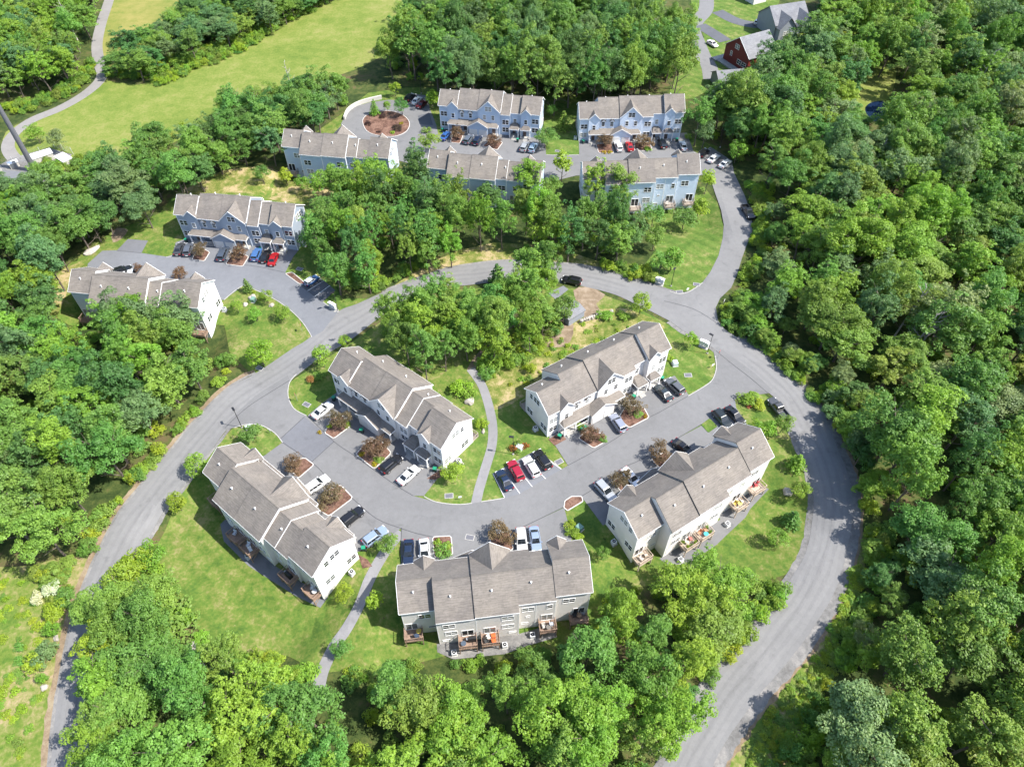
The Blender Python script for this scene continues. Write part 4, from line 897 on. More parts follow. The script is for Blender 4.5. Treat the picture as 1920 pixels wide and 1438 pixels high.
PAL = {'right': ('mid', 'moss', 'blue', 'moss', 'grey', 'fresh', 'moss', 'olive', 'fresh', 'mid', 'deep'), 'top': ('deep', 'mid', 'blue', 'mid', 'deep', 'moss', 'mid'), 'hedge': ('mid', 'deep', 'moss', 'blue'), 'corner': ('fresh', 'mid', 'moss', 'blue'),
       'belt': ('mid', 'deep', 'moss', 'mid', 'blue'), 'left': ('mid', 'moss', 'mid', 'fresh', 'blue', 'deep'), 'upper': ('moss', 'mid', 'fresh', 'mid', 'deep', 'moss'), 'middle': ('fresh', 'moss', 'mid', 'moss'), 'lower': ('fresh', 'moss', 'mid', 'fresh', 'moss', 'mid')}
LOOK = {'deep': 'dark green', 'mid': 'green', 'fresh': 'bright green', 'lime': 'yellow green', 'blue': 'bluish green', 'olive': 'olive green', 'grey': 'grey green', 'moss': 'moss green', 'wine': 'purple brown'}
def is_clear(x, y, pad=0.0):
    for p in CLEAR:
        if inside(p, x, y): return False
    return True
CAND = []
rr = random.Random(21)
for wn, (poly, holes, where, grp) in WOODS.items():
    px0 = [W(a, b, 8) for a, b in poly]
    x0, x1 = min(p[0] for p in px0), max(p[0] for p in px0); y0, y1 = min(p[1] for p in px0), max(p[1] for p in px0)
    step = {'right': 8.0, 'top': 7.6, 'left': 6.8, 'lower': 6.6, 'middle': 5.3, 'upper': 5.8}.get(wn, 6.6)
    pts = []
    k = 0
    yy = y0
    while yy < y1:
        xx = x0+(step/2 if k % 2 else 0)
        while xx < x1:
            x, y = xx+rr.uniform(-0.33, 0.33)*step, yy+rr.uniform(-0.33, 0.33)*step
            h = {'right': rr.uniform(9.5, 18.5), 'top': rr.uniform(15, 20.5), 'lower': rr.uniform(9.5, 14.5), 'left': rr.uniform(11, 15.5), 'hedge': rr.uniform(6.5, 11), 'middle': rr.uniform(10, 16.5), 'upper': rr.uniform(10, 16.5)}.get(wn, rr.uniform(9.5, 14))
            p = pix(x, y, T(x, y)+h*0.62)
            if inside(poly, *p) and not any(inside(q, *p) for q in holes) and is_clear(x, y):
                CAND.append((wn, x, y, h, max(6.2, step)*(rr.uniform(0.42, 0.64) if wn in ('middle', 'upper') else rr.uniform(0.48, 0.76))))
            xx += step
        yy += step*0.87; k += 1
for poly in ([(1620, 1010), (1680, 1060), (1668, 1180), (1645, 1290), (1612, 1400), (1600, 1520), (1520, 1520), (1540, 1400), (1600, 1280), (1640, 1180), (1655, 1090)],
             [(1372, 578), (1425, 560), (1445, 590), (1512, 630), (1572, 680), (1612, 735), (1632, 800), (1648, 880), (1660, 970), (1632, 970), (1622, 900), (1600, 830), (1566, 770), (1522, 722), (1460, 665), (1390, 620)]):
    px0 = [W(a, b, 3) for a, b in poly]; x0, x1 = min(p[0] for p in px0), max(p[0] for p in px0); y0, y1 = min(p[1] for p in px0), max(p[1] for p in px0)
    for _ in range(int((x1-x0)*(y1-y0)/9)):
        x, y = rr.uniform(x0, x1), rr.uniform(y0, y1)
        h = rr.uniform(4.0, 7.5); p = pix(x, y, h*0.6)
        if inside(poly, *p) and is_clear(x, y): CAND.append(('right', x, y, h, rr.uniform(1.9, 3.0)))
def near_road(x, y):
    return min(math.hypot(x-a, y-b) for a, b in road_e+junction)
def sunny(c):
    wn, x, y, h, r = c
    if wn != 'right' or x > 110 or y > 150: return c
    d = near_road(x, y); p = pix(x, y, h*0.6)
    if 785 < p[1] < 940 or d > 22: return c
    m = max(4.0, d*1.12)
    return c if h < m else (wn, x, y, m, min(r, m*0.42))
CAND = [sunny(c) for c in CAND]
# the 300 that show largest stand as single trees, the others as one mass per wood
def shows(c):
    p = pix(c[1], c[2], 8); d = c[2]*_fw[1]+(8-H)*_fw[2]
    off = max(0, -p[0], p[0]-1920, -p[1], p[1]-1438)
    return c[4]/d-off*1e-4
CAND.sort(key=shows, reverse=True)
SINGLE, MASS = CAND[:285], CAND[285:]
rr = random.Random(5)
SRC = {}
NTH = {}
_u = ['', 'first', 'second', 'third', 'fourth', 'fifth', 'sixth', 'seventh', 'eighth', 'ninth']; _t = ['tenth', 'eleventh', 'twelfth', 'thirteenth', 'fourteenth', 'fifteenth', 'sixteenth', 'seventeenth', 'eighteenth', 'nineteenth']
ORD = _u[1:]+_t+[w_ if not q else k+'-'+q for k, w_ in (('twenty', 'twentieth'), ('thirty', 'thirtieth'), ('forty', 'fortieth'), ('fifty', 'fiftieth'), ('sixty', 'sixtieth')) for q in _u]
for wn, x, y, h, r in sorted(SINGLE, key=lambda c: c[2]):
    kind = 'tall' if rr.random() < (0.5 if wn in ('upper', 'middle') else 0.25) else 'broad'
    if wn in ('upper', 'belt', 'lower') and rr.random() < (0.16 if wn == 'upper' else 0.06): kind = 'conifer'
    col = rr.choice(PAL[wn]) if kind != 'conifer' else 'blue'
    lk = LOOK[col]; nm = 'leafy_tree' if kind != 'conifer' else 'pine_tree'
    what = ('tall ' if kind == 'tall' else 'broad ' if kind == 'broad' else 'feathery ')+lk+(' pine' if kind == 'conifer' else ' tree')
    k = NTH.get((wn, what), 0); NTH[(wn, what)] = k+1
    lab = ('nearest ' if k == 0 else ORD[min(k, 68)]+' nearest ')+what+' '+WOODS[wn][2]
    o = plant(kind, x, y, h*(1.1 if kind == 'tall' else 1), r*(0.8 if kind != 'broad' else 1.0), col, nm, lab, 'tree', WOODS[wn][3], rnd=rr)
    SRC.setdefault(wn, []).append((o.children[0] if o.children[0].name.startswith('crown') else o.children[1], o.children[1] if o.children[1].name.startswith('trunk') else o.children[0], kind))
def mass(name, label, items, kinds, cat=None):
    """many like plants as one object: points that carry size, turn and kind, filled by geometry nodes"""
    me = bpy.data.meshes.new(name); me.from_pydata([(i[0], i[1], i[2]) for i in items], [], [])
    me.attributes.new('size', 'FLOAT_VECTOR', 'POINT').data.foreach_set('vector', [c for i in items for c in i[3]])
    me.attributes.new('turn', 'FLOAT_VECTOR', 'POINT').data.foreach_set('vector', [c for i in items for c in (0, 0, i[4])])
    me.attributes.new('pick', 'INT', 'POINT').data.foreach_set('value', [i[5] for i in items])
    me.attributes.new('tint', 'FLOAT_COLOR', 'POINT').data.foreach_set('color', [c for i in items for c in (*i[6], 1)])
    o = tag(link(name, me, color=(0, 0, 0)), label, cat, kind='stuff')
    ng = bpy.data.node_groups.new(name, 'GeometryNodeTree')
    ng.interface.new_socket('Geometry', in_out='INPUT', socket_type='NodeSocketGeometry'); ng.interface.new_socket('Geometry', in_out='OUTPUT', socket_type='NodeSocketGeometry')
    gi, go = ng.nodes.new('NodeGroupInput'), ng.nodes.new('NodeGroupOutput')
    ip = ng.nodes.new('GeometryNodeInstanceOnPoints'); ip.inputs['Pick Instance'].default_value = True
    jn = ng.nodes.new('GeometryNodeJoinGeometry')
    for src in kinds:
        oi = ng.nodes.new('GeometryNodeObjectInfo'); oi.inputs['Object'].default_value = src; oi.inputs['As Instance'].default_value = True
        ng.links.new(oi.outputs['Geometry'], jn.inputs[0])
    def attr(nm, tp):
        n = ng.nodes.new('GeometryNodeInputNamedAttribute'); n.data_type = tp; n.inputs['Name'].default_value = nm; return n.outputs['Attribute']
    ng.links.new(gi.outputs[0], ip.inputs['Points']); ng.links.new(jn.outputs[0], ip.inputs['Instance'])
    ng.links.new(attr('pick', 'INT'), ip.inputs['Instance Index']); ng.links.new(attr('turn', 'FLOAT_VECTOR'), ip.inputs['Rotation']); ng.links.new(attr('size', 'FLOAT_VECTOR'), ip.inputs['Scale'])
    ng.links.new(ip.outputs[0], go.inputs[0])
    md = o.modifiers.new('fill', 'NODES'); md.node_group = ng
    return o
def dims(kind, me):
    for c, t, h0, r0 in PROTO[kind]:
        if c == me: return h0, r0
def fill(name, label, pts, src, rnd, pal):
    """src: (crown object, trunk object or None, height, radius)"""
    objs = []; items = []
    for c, t, h0, r0 in src: objs += [c] if t is None else [c, t]
    idx = {o.name: len(objs)-1-i for i, o in enumerate(objs)}      # joined geometry comes out last first
    for x, y, h, r in pts:
        c, t, H0, R0 = rnd.choice(src); sc_ = (r/R0, r/R0*rnd.uniform(0.9, 1.1), h/H0); tz = rnd.uniform(0, 6.28)
        k = GREEN[rnd.choice(pal)]; q = rnd.uniform(0.88, 1.12); k = (k[0]*q*rnd.uniform(0.9, 1.1), k[1]*q, k[2]*q)
        items.append((x, y, T(x, y), sc_, tz, idx[c.name], k))
        if t is not None: items.append((x, y, T(x, y), sc_, tz, idx[t.name], k))
    if items: mass(name, label, items, objs)
ALLSRC = [q for v in SRC.values() for q in v if q[2] != 'conifer']
def masses():
    for wn in WOODS:
        pts = [(x, y, h, r) for n_, x, y, h, r in MASS if n_ == wn]
        pool = [q for q in SRC.get(wn, []) if q[2] != 'conifer']
        if len(pool) < 8: pool = pool+ALLSRC
        pool = rr.sample(pool, min(10, len(pool)))
        fill('woods', 'closed green canopy of the trees farther back '+WOODS[wn][2], pts, [(c, t, *dims(k, c.data)) for c, t, k in pool], rr, PAL[wn])
# undergrowth along the wood edges and between the trunks
rr = random.Random(77); ug = []
for wn, (poly, holes, where, grp) in WOODS.items():
    lowp = poly
    px0 = [W(a, b, 0) for a, b in poly]; x0, x1 = min(p[0] for p in px0), max(p[0] for p in px0); y0, y1 = min(p[1] for p in px0), max(p[1] for p in px0)
    nmax = int((x1-x0)*(y1-y0)*0.04)
    for _ in range(nmax):
        x, y = rr.uniform(x0, x1), rr.uniform(y0, y1); p = pix(x, y, 1.0)
        if not (-80 < p[0] < 2000 and -80 < p[1] < 1680): continue
        if inside(poly, *p) and not any(inside(q, *p) for q in holes) and is_clear(x, y): ug.append((x, y, rr.uniform(1.2, 3.2), rr.uniform(1.0, 2.2)))
EDGE = [[(20, 215), (60, 205), (120, 180), (165, 150), (178, 120), (172, 105), (150, 140), (110, 165), (40, 190), (0, 200)], [(200, 135), (215, 150), (270, 148), (345, 120), (425, 92), (495, 58), (560, 30), (630, 0), (600, -5), (490, 42), (420, 75), (340, 100), (260, 130)],
        [(60, 1075), (125, 1045), (158, 1035), (132, 1095), (112, 1170), (95, 1240), (80, 1290), (78, 1240), (92, 1170), (100, 1110)],
        [(1365, 560), (1385, 590), (1440, 640), (1500, 690), (1560, 740), (1600, 800), (1628, 880), (1640, 960), (1618, 960), (1606, 900), (1582, 830), (1548, 770), (1505, 722), (1440, 660), (1370, 618), (1352, 590)],
        [(1630, 990), (1665, 1000), (1655, 1100), (1615, 1200), (1575, 1290), (1540, 1400), (1525, 1480), (1450, 1480), (1460, 1420), (1505, 1340), (1575, 1230), (1618, 1130), (1632, 1060)],
        [(580, 440), (620, 500), (640, 540), (700, 545), (760, 520), (800, 490), (760, 500), (690, 520), (640, 510), (610, 470)],
        [(1130, 490), (1180, 500), (1240, 510), (1235, 530), (1170, 515), (1130, 500)],
        [(420, 640), (440, 670), (395, 735), (340, 800), (295, 855), (235, 920), (190, 985), (165, 1030), (150, 1020), (190, 960), (240, 895), (300, 835), (350, 780), (400, 715)],
        [(280, 1040), (300, 1075), (330, 1130), (385, 1205), (440, 1222), (540, 1232), (600, 1262), (560, 1265), (430, 1235), (370, 1195), (310, 1110)],
        [(610, 1262), (700, 1248), (830, 1232), (1010, 1222), (1100, 1190), (1140, 1135), (1200, 1095), (1300, 1080), (1440, 1088), (1440, 1100), (1300, 1095), (1210, 1110), (1150, 1150), (1110, 1205), (1010, 1240), (830, 1250), (700, 1268), (610, 1285)],
        [(1400, 335), (1425, 350), (1442, 400), (1435, 470), (1415, 520), (1390, 575), (1374, 575), (1396, 510), (1414, 460), (1418, 400)],
        [(1470, 1078), (1492, 1078), (1452, 1140), (1405, 1190), (1370, 1228), (1320, 1285), (1280, 1345), (1250, 1400), (1240, 1380), (1290, 1290), (1360, 1200), (1420, 1120)], [(225, 1100), (250, 1055), (285, 1022), (302, 1040), (300, 1085), (250, 1100), (222, 1160), (205, 1240), (192, 1330), (180, 1430), (215, 1430), (230, 1250)],
        [(880, 640), (960, 650), (1020, 620), (1060, 600), (1030, 640), (960, 690), (900, 680)], [(60, 315), (100, 300), (130, 300), (200, 285), (160, 310), (90, 330)], [(280, 150), (400, 105), (480, 65), (520, 50), (470, 85), (380, 125), (290, 160)]]
for poly in EDGE:
    px0 = [W(a, b, 0) for a, b in poly]; x0, x1 = min(p[0] for p in px0), max(p[0] for p in px0); y0, y1 = min(p[1] for p in px0), max(p[1] for p in px0)
    for _ in range(int((x1-x0)*(y1-y0)*0.5)):
        x, y = rr.uniform(x0, x1), rr.uniform(y0, y1); p = pix(x, y, 0.8)
        if inside(poly, *p) and is_clear(x, y): ug.append((x, y, rr.uniform(0.8, 2.6), rr.uniform(0.8, 1.9)))
# single trees and shrubs that stand free: pixel of the crown, height, radius, colour, kind, label
def free(px, py, h, r, col, kind, label, name='tree', cat='tree', group=None, frac=0.55, variant=None):
    x, y, z = G(px, py, h*frac); plant(kind, x, y, h, r, col, name, label, cat, group, variant=variant)
FREE = [
 (727, 1020, 4.6, 1.9, 'moss', 'small', 'small leafy tree at the head of the lower footpath'), (848, 885, 4.4, 2.2, 'lime', 'small', 'round yellow green tree at the corner of the shaded cream row'),
 (704, 1127, 5.2, 1.45, 'lime', 'column', 'upright yellow green tree between the lower footpath and the lowest row'), (640, 1216, 3.6, 1.7, 'mid', 'small', 'small dark tree beside the end of the lower footpath'),
 (646, 1112, 3.6, 1.5, 'lime', 'small', 'small lime tree below the white gable by the lower footpath'), (368, 873, 5.2, 2.3, 'fresh', 'small', 'bright tree between the loop road and the gable of the lawn row'),
 (331, 942, 4.8, 1.9, 'lime', 'small', 'yellow green tree on the lawn edge beside the loop road'), (470, 812, 4.0, 2.2, 'mid', 'small', 'bushy tree on the grass island at the drive entrance'),
 (603, 668, 6.0, 2.2, 'fresh', 'small', 'leafy tree on the corner where the road passes the shaded row'), (645, 640, 4.0, 1.3, 'lime', 'small', 'small lime tree at the foot of the middle grove'),
 (443, 574, 3.6, 1.5, 'fresh', 'small', 'small tree on the corner lawn nearest the sage row'), (478, 590, 3.8, 1.6, 'fresh', 'small', 'small tree in the middle of the corner lawn'), (530, 586, 4.2, 1.8, 'fresh', 'small', 'leafy tree on the corner lawn near the road'),
 (499, 556, 3.8, 1.5, 'fresh', 'small', 'small tree beside the boulders on the corner lawn'), (462, 534, 3.8, 1.0, 'mid', 'spruce', 'small spruce at the kerb of the upper lot'), (487, 664, 6.4, 3.0, 'lime', 'small', 'large round yellow green tree at the bottom of the corner lawn'),
 (1202, 570, 6.0, 2.5, 'lime', 'small', 'round yellow green tree on the grass above the sunlit cream row'), (1297, 638, 4.2, 1.6, 'lime', 'small', 'small lime tree near the mailboxes at the lamp post'), (995, 690, 2.6, 1.2, 'lime', 'small', 'tiny lime tree behind the sunlit cream row'),
 (1470, 795, 5.0, 1.9, 'moss', 'small', 'leafy tree at the road edge in front of the pickup'), (1438, 803, 4.0, 2.0, 'fresh', 'bush', 'bright round shrub beside the parked black cars'), (1497, 864, 3.8, 1.5, 'fresh', 'spruce', 'first small spruce down the lawn inside the road bend'),
 (1501, 919, 4.2, 1.8, 'fresh', 'small', 'small leafy tree by the grey boulder inside the bend'), (1487, 970, 4.0, 1.5, 'mid', 'spruce', 'small spruce below the boulder inside the bend'), (1457, 1008, 4.0, 1.9, 'fresh', 'small', 'leafy tree on the lawn just above the lower woods'),
 (1130, 1038, 3.8, 1.2, 'moss', 'small', 'thin young tree between the two lowest cream rows'), (1152, 1120, 3.6, 1.5, 'fresh', 'small', 'young tree on the grass right of the lowest row'), (1424, 805, 3.4, 2.0, 'fresh', 'bush', 'large round shrub at the gable of the bend row'),
 (701, 200, 4.8, 1.4, 'fresh', 'spruce', 'narrow tree on the turning circle bed, left of three'), (726, 200, 4.2, 1.5, 'fresh', 'small', 'small tree on the turning circle bed, middle of three'), (752, 200, 5.8, 2.3, 'mid', 'small', 'larger tree on the turning circle bed, right of three'),
 (805, 266, 6.0, 3.0, 'fresh', 'small', 'round bright tree at the corner of the lane by the circle'), (740, 166, 5.0, 1.8, 'lime', 'small', 'yellow tree behind the turning circle'), (810, 185, 6.0, 2.2, 'lime', 'column', 'yellow green tree at the gable of the first blue row'),
 (1023, 258, 6.2, 3.2, 'mid', 'small', 'round dark green tree on the grass between the two top rows'), (1057, 225, 5.8, 1.9, 'moss', 'spruce', 'spruce on the grass between the two top rows'), (1034, 208, 4.6, 1.6, 'moss', 'small', 'small tree at the back of the gap between the top rows'),
 (1322, 250, 8.5, 3.2, 'blue', 'small', 'bluish green tree beside the east gable of the top row'), (1383, 282, 7.0, 2.8, 'fresh', 'small', 'leafy tree behind the two white cars at the lane end'), (1055, 308, 9.0, 2.6, 'lime', 'column', 'tall yellow green tree in the gap between the lower blue rows'),
 (988, 345, 14.0, 3.4, 'fresh', 'tall', 'tall bright tree in front of the middle blue row'), (1032, 352, 8.0, 2.8, 'moss', 'small', 'leafy tree low in the gap between the lower blue rows'), (1119, 343, 14.0, 3.6, 'fresh', 'tall', 'tall open tree in front of the east blue row'), (1166, 352, 13.0, 3.4, 'olive', 'tall', 'thin airy tree in front of the east blue row'),
 (1226, 402, 6.4, 2.9, 'mid', 'small', 'dark round tree below the decks of the east blue row'), (1284, 410, 6.2, 3.2, 'mid', 'small', 'spreading dark tree on the slope above the fork'), (1312, 390, 6.6, 2.2, 'lime', 'column', 'yellow green tree at the corner deck of the east blue row'), (1227, 446, 6.8, 2.8, 'moss', 'small', 'leafy tree half way down the slope above the fork'),
 (1262, 484, 7.0, 2.5, 'fresh', 'column', 'yellow tinged tree at the lamp post above the fork'), (1240, 492, 6.2, 2.6, 'moss', 'small', 'green tree next to the lamp post above the fork'), (1327, 338, 7.6, 2.0, 'lime', 'column', 'narrow yellow green tree where the lane meets the shaded road'),
 (535, 330, 5.5, 1.8, 'lime', 'column', 'upright yellow green tree below the corner of the circle row'), (490, 326, 6.0, 2.1, 'mid', 'small', 'dark leafy tree on the bank left of the circle row'), (566, 345, 5.0, 2.0, 'fresh', 'small', 'small bright tree on the bank below the circle row'),
 (600, 345, 8.0, 3.0, 'fresh', 'small', 'leafy tree in front of the circle row'), (640, 352, 9.0, 3.4, 'fresh', 'broad', 'broad bright tree at the upper end of the grove'), (780, 310, 17.0, 5.0, 'blue', 'conifer', 'big feathery pine between the two lower blue rows'), (800, 380, 16.0, 4.6, 'blue', 'conifer', 'big feathery pine in the middle of the upper grove'),
 (255, 1170, 9.0, 6.6, 'mid', 'conifer', 'wide dark pine at the bottom left road bend'), (255, 620, 13.5, 5.2, (0.10, 0.235, 0.012), 'broad', 'vivid lime green tree in front of the sage row'), (240, 655, 12.0, 4.6, (0.11, 0.24, 0.014), 'broad', 'second vivid lime green tree below the sage row'),
 (330, 600, 12.5, 5.0, 'blue', 'broad', 'bluish green tree against the back of the sage row'), (260, 590, 12.0, 4.2, 'mid', 'broad', 'dark leafy tree hiding the back of the sage row'), (915, 372, 10.0, 3.2, 'deep', 'broad', 'dark tree at the decks of the middle blue row'),
 (932, 515, 6.5, 1.9, 'deep', 'spruce', 'small dark spruce at the road above the middle grove'), (1058, 580, 8.5, 2.8, 'mid', 'small', 'dark round tree beside the shed in the middle grove'),
 (105, 262, 7.0, 2.6, 'grey', 'small', 'grey green shrubby tree beside the tower compound'), (65, 250, 6.0, 2.6, 'fresh', 'small', 'yellow green tree between the tower compound and the track'), (285, 1042, 5.5, 2.6, 'fresh', 'small', 'bright bushy tree at the road edge left of the big lawn, upper'), (252, 1062, 6.0, 2.9, 'lime', 'small', 'bright bushy tree at the road edge left of the big lawn, middle'), (222, 1092, 6.5, 3.0, 'fresh', 'small', 'bright bushy tree at the road edge left of the big lawn, lower'),
 (196, 1140, 8.5, 3.4, 'moss', 'broad', 'leafy tree leaning over the lower left road, first from the top'), (192, 1205, 9.0, 3.5, 'lime', 'broad', 'leafy tree leaning over the lower left road, second from the top'), (190, 1275, 9.5, 3.6, 'fresh', 'broad', 'leafy tree leaning over the lower left road, third from the top'), (200, 1345, 9.5, 3.6, 'moss', 'broad', 'leafy tree leaning over the lower left road, fourth from the top'), (196, 1415, 10.0, 3.8, 'fresh', 'broad', 'leafy tree leaning over the lower left road at the picture edge'),
 (1430, 128, 10.5, 3.8, 'moss', 'broad', 'leafy tree overlapping the right side of the barn house'), (1405, 172, 11.0, 4.0, 'mid', 'broad', 'leafy tree in front of the low grey roofed house'), (1340, 195, 12.0, 4.2, 'moss', 'broad', 'leafy tree left of the low grey roofed house'), (1362, 215, 12.0, 4.2, 'mid', 'broad', 'leafy tree below the low grey roofed house')]
for f in FREE:
    if f[6]: free(*f)
# purple-leaved crab apples in the mulch beds
for px, py, h, r, lab in ((637, 788, 3.7, 2.3, 'in the first mulch bed before the shaded cream row'), (706, 838, 3.9, 2.6, 'in the second mulch bed before the shaded cream row'), (551, 871, 3.3, 2.1, 'in the mulch bed nearest the grass island'), (621, 931, 3.7, 2.5, 'between the white and black wagons'),
                          (1108, 814, 3.4, 2.1, 'before the left half of the sunlit row'), (1184, 762, 3.4, 2.3, 'in the mulch bed beside the silver blue car'), (1237, 851, 3.7, 2.5, 'at the bend row behind the black car'), (1161, 899, 3.5, 2.1, 'at the bend row beside the silver car'),
                          (939, 1000, 3.7, 2.4, 'before the lowest row next to the white saloon'), (857, 250, 3.5, 2.3, 'in the first bed of the first blue row'), (926, 264, 3.4, 2.3, 'in the second bed of the first blue row'), (1134, 264, 3.6, 2.4, 'in the first bed of the pale blue row'), (1207, 266, 3.5, 2.6, 'in the bed right of the red car'),
                          (374, 470, 3.4, 2.2, 'in the first bed of the slate row'), (448, 476, 3.4, 2.2, 'in the second bed of the slate row'), (337, 514, 3.6, 1.9, 'behind the roofs of the sage row'), (262, 507, 3.4, 1.4, 'behind the far roofs of the sage row')):
    free(px, py, h, r, 'wine', 'orn', 'purple brown crab apple tree '+lab, 'crab_apple_tree', 'tree', 'purple crab apples in the mulch beds', 0.5)
# shrubs and flowers in the beds
for px, py, h, r, col, lab in ((600, 810, 0.7, 0.5, (0.34, 0.26, 0.01), 'yellow flower clump at the tip of the first mulch bed'), (617, 800, 0.7, 0.6, 'lime', 'low lime shrub in the first mulch bed'), (651, 797, 0.9, 0.8, 'fresh', 'round green shrub at the back of the first bed'), (678, 852, 0.7, 0.6, (0.34, 0.26, 0.01), 'yellow flower clump at the left of the second bed'),
                               (701, 870, 0.7, 0.6, (0.34, 0.26, 0.01), 'yellow flower clump at the tip of the second bed'), (711, 862, 0.6, 1.0, 'moss', 'low spreading juniper in the second bed'), (1130, 822, 0.6, 1.0, 'moss', 'low juniper in the left bed of the sunlit row'), (1197, 775, 0.6, 1.1, 'moss', 'low juniper in the right bed of the sunlit row'),
                               (1210, 781, 0.6, 0.5, (0.34, 0.24, 0.01), 'gold flower clump at the tip of the right sunlit bed'), (1087, 800, 1.2, 0.9, 'fresh', 'bright shrub at the porch of the sunlit row'), (837, 1024, 1.0, 1.0, 'fresh', 'round shrub in the bed of the lowest row'), (820, 1018, 0.9, 0.8, 'lime', 'lime shrub in the bed of the lowest row'), (830, 1036, 1.4, 1.5, 'moss', 'big round shrub in the bed of the lowest row'),
                               (1068, 985, 1.2, 1.1, 'lime', 'first lime shrub along the gap right of the lowest row'), (1075, 998, 1.2, 1.2, 'fresh', 'middle lime shrub along the gap right of the lowest row'), (1085, 1006, 1.1, 1.0, 'lime', 'last lime shrub along the gap right of the lowest row'), (1398, 748, 1.6, 1.7, 'fresh', 'left shrub of the flower bed at the drive mouth'), (1420, 757, 1.6, 1.6, 'lime', 'right shrub of the flower bed at the drive mouth'),
                               (1405, 762, 0.8, 0.6, (0.35, 0.12, 0.08), 'pink flowers in front of the drive mouth shrubs'), (1413, 744, 1.5, 1.3, 'fresh', 'back shrub of the flower bed at the drive mouth'), (972, 832, 1.3, 1.0, 'olive', 'olive shrub beside the utility box by the footpath'), (985, 835, 1.1, 0.8, (0.30, 0.12, 0.03), 'orange shrub beside the utility box by the footpath'), (963, 840, 1.3, 0.8, (0.30, 0.11, 0.03), 'orange shrub left of the utility box by the footpath'), (971, 846, 0.9, 0.7, 'moss', 'green shrub in front of the utility box by the footpath'),
                               (878, 735, 2.2, 1.9, 'fresh', 'bright shrub above the boulder behind the shaded row'), (862, 728, 2.4, 2.2, 'lime', 'lime shrub at the wood edge behind the shaded row'), (903, 795, 1.6, 1.3, 'lime', 'small shrub between the shaded row and the footpath'), (925, 680, 2.2, 2.2, 'fresh', 'bright shrub where the dirt path starts'), (912, 700, 1.8, 1.8, 'moss', 'green shrub beside the top of the footpath'), (582, 712, 1.3, 0.9, (0.32, 0.13, 0.05), 'orange flowering shrub at the drive corner'), (600, 705, 1.6, 1.2, 'moss', 'green shrub at the gable of the shaded row'),
                               (1255, 672, 0.9, 0.9, 'lime', 'yellow shrub at the gable of the sunlit row'), (475, 548, 0.6, 0.6, 'lime', 'yellow shrub among the corner lawn boulders'), (487, 560, 0.7, 0.6, 'fresh', 'green shrub among the corner lawn boulders'), (470, 565, 0.7, 0.6, 'moss', 'dark shrub among the corner lawn boulders'),
                               (690, 232, 0.9, 1.1, (0.06, 0.035, 0.03), 'dark red shrub at the left of the turning circle bed'), (717, 219, 0.9, 1.1, (0.06, 0.035, 0.03), 'dark red shrub at the back of the turning circle bed'), (745, 240, 1.2, 1.6, (0.06, 0.04, 0.03), 'dark red shrub at the right of the turning circle bed'), (735, 249, 0.7, 0.8, 'lime', 'yellow shrub at the front of the turning circle bed'), (709, 248, 0.6, 0.7, (0.06, 0.035, 0.03), 'small dark shrub at the front of the turning circle bed'), (752, 232, 0.7, 0.7, (0.3, 0.25, 0.02), 'gold shrub at the right of the turning circle bed'),
                               (800, 245, 1.4, 1.5, 'olive', 'olive shrub at the porch corner of the first blue row'), (1132, 286, 0.7, 0.8, (0.33, 0.25, 0.02), 'left gold shrub in the first pale row bed'), (1144, 286, 0.7, 0.8, (0.33, 0.25, 0.02), 'right gold shrub in the first pale row bed'), (1215, 280, 0.8, 1.2, 'fresh', 'green shrub in the bed right of the red car'),
                               (1290, 257, 1.0, 1.3, 'fresh', 'low shrub at the east porch of the pale row'), (1170, 593, 1.3, 1.5, 'fresh', 'low green shrub left of the round yellow tree'), (1135, 592, 1.6, 1.8, 'fresh', 'green shrub by the stone wall above the sunlit row'), (95, 1105, 2.0, 1.6, (0.5, 0.52, 0.36), 'white flowering shrub in the meadow beside the lower road'), (70, 1120, 1.6, 1.1, (0.5, 0.52, 0.36), 'smaller white flowering shrub in the meadow'), (62, 1245, 2.0, 1.6, 'lime', 'lime shrub standing in the meadow by the road'), (85, 1225, 2.4, 2.0, 'blue', 'grey green shrub in the meadow by the road'), (1060, 745, 0.7, 0.7, 'moss', '')):
    if lab: free(px, py, h, r, col, 'bush' if r > 0.85 else 'tuft', lab, 'shrub', 'shrub', None, 0.4)

# the masses are filled with the crowns and trunks of plants that stand in the scene
BUSH = {c: (h0, r0) for c, t, h0, r0 in PROTO['bush']}
pool = []
for o in list(COL.objects):
    if o.name.startswith('crown') and o.data in BUSH and o.color[1] > o.color[0]*1.1 and o.color[1] < .3: pool.append((o, None, *BUSH[o.data]))
masses()
fill('undergrowth', 'low green undergrowth along the edges of the woods and roads', ug, pool[:14], rr, ('fresh', 'moss', 'mid', 'fresh', 'lime', 'olive'))
rr = random.Random(31); wd = []
for poly, n_ in (([(-60, 1090), (50, 1080), (110, 1060), (140, 1060), (110, 1170), (85, 1290), (70, 1438), (-60, 1438)], 110), ([(1395, 1438), (1440, 1340), (1520, 1235), (1570, 1150), (1600, 1060), (1625, 1060), (1590, 1190), (1540, 1300), (1500, 1438)], 260), ([(900, 700), (1000, 650), (1100, 600), (1240, 615), (1120, 660), (980, 740)], 60)):
    px0 = [W(a, b, 0) for a, b in poly]; x0, x1 = min(p[0] for p in px0), max(p[0] for p in px0); y0, y1 = min(p[1] for p in px0), max(p[1] for p in px0); k = 0
    for _ in range(n_*8):
        if k >= n_: break
        x, y = rr.uniform(x0, x1), rr.uniform(y0, y1)
        if inside(poly, *pix(x, y, 0)) and is_clear(x, y): wd.append((x, y, rr.uniform(0.25, 0.8), rr.uniform(0.35, 0.95))); k += 1
TUFT = {c: (h0, r0) for c, t, h0, r0 in PROTO['tuft']}
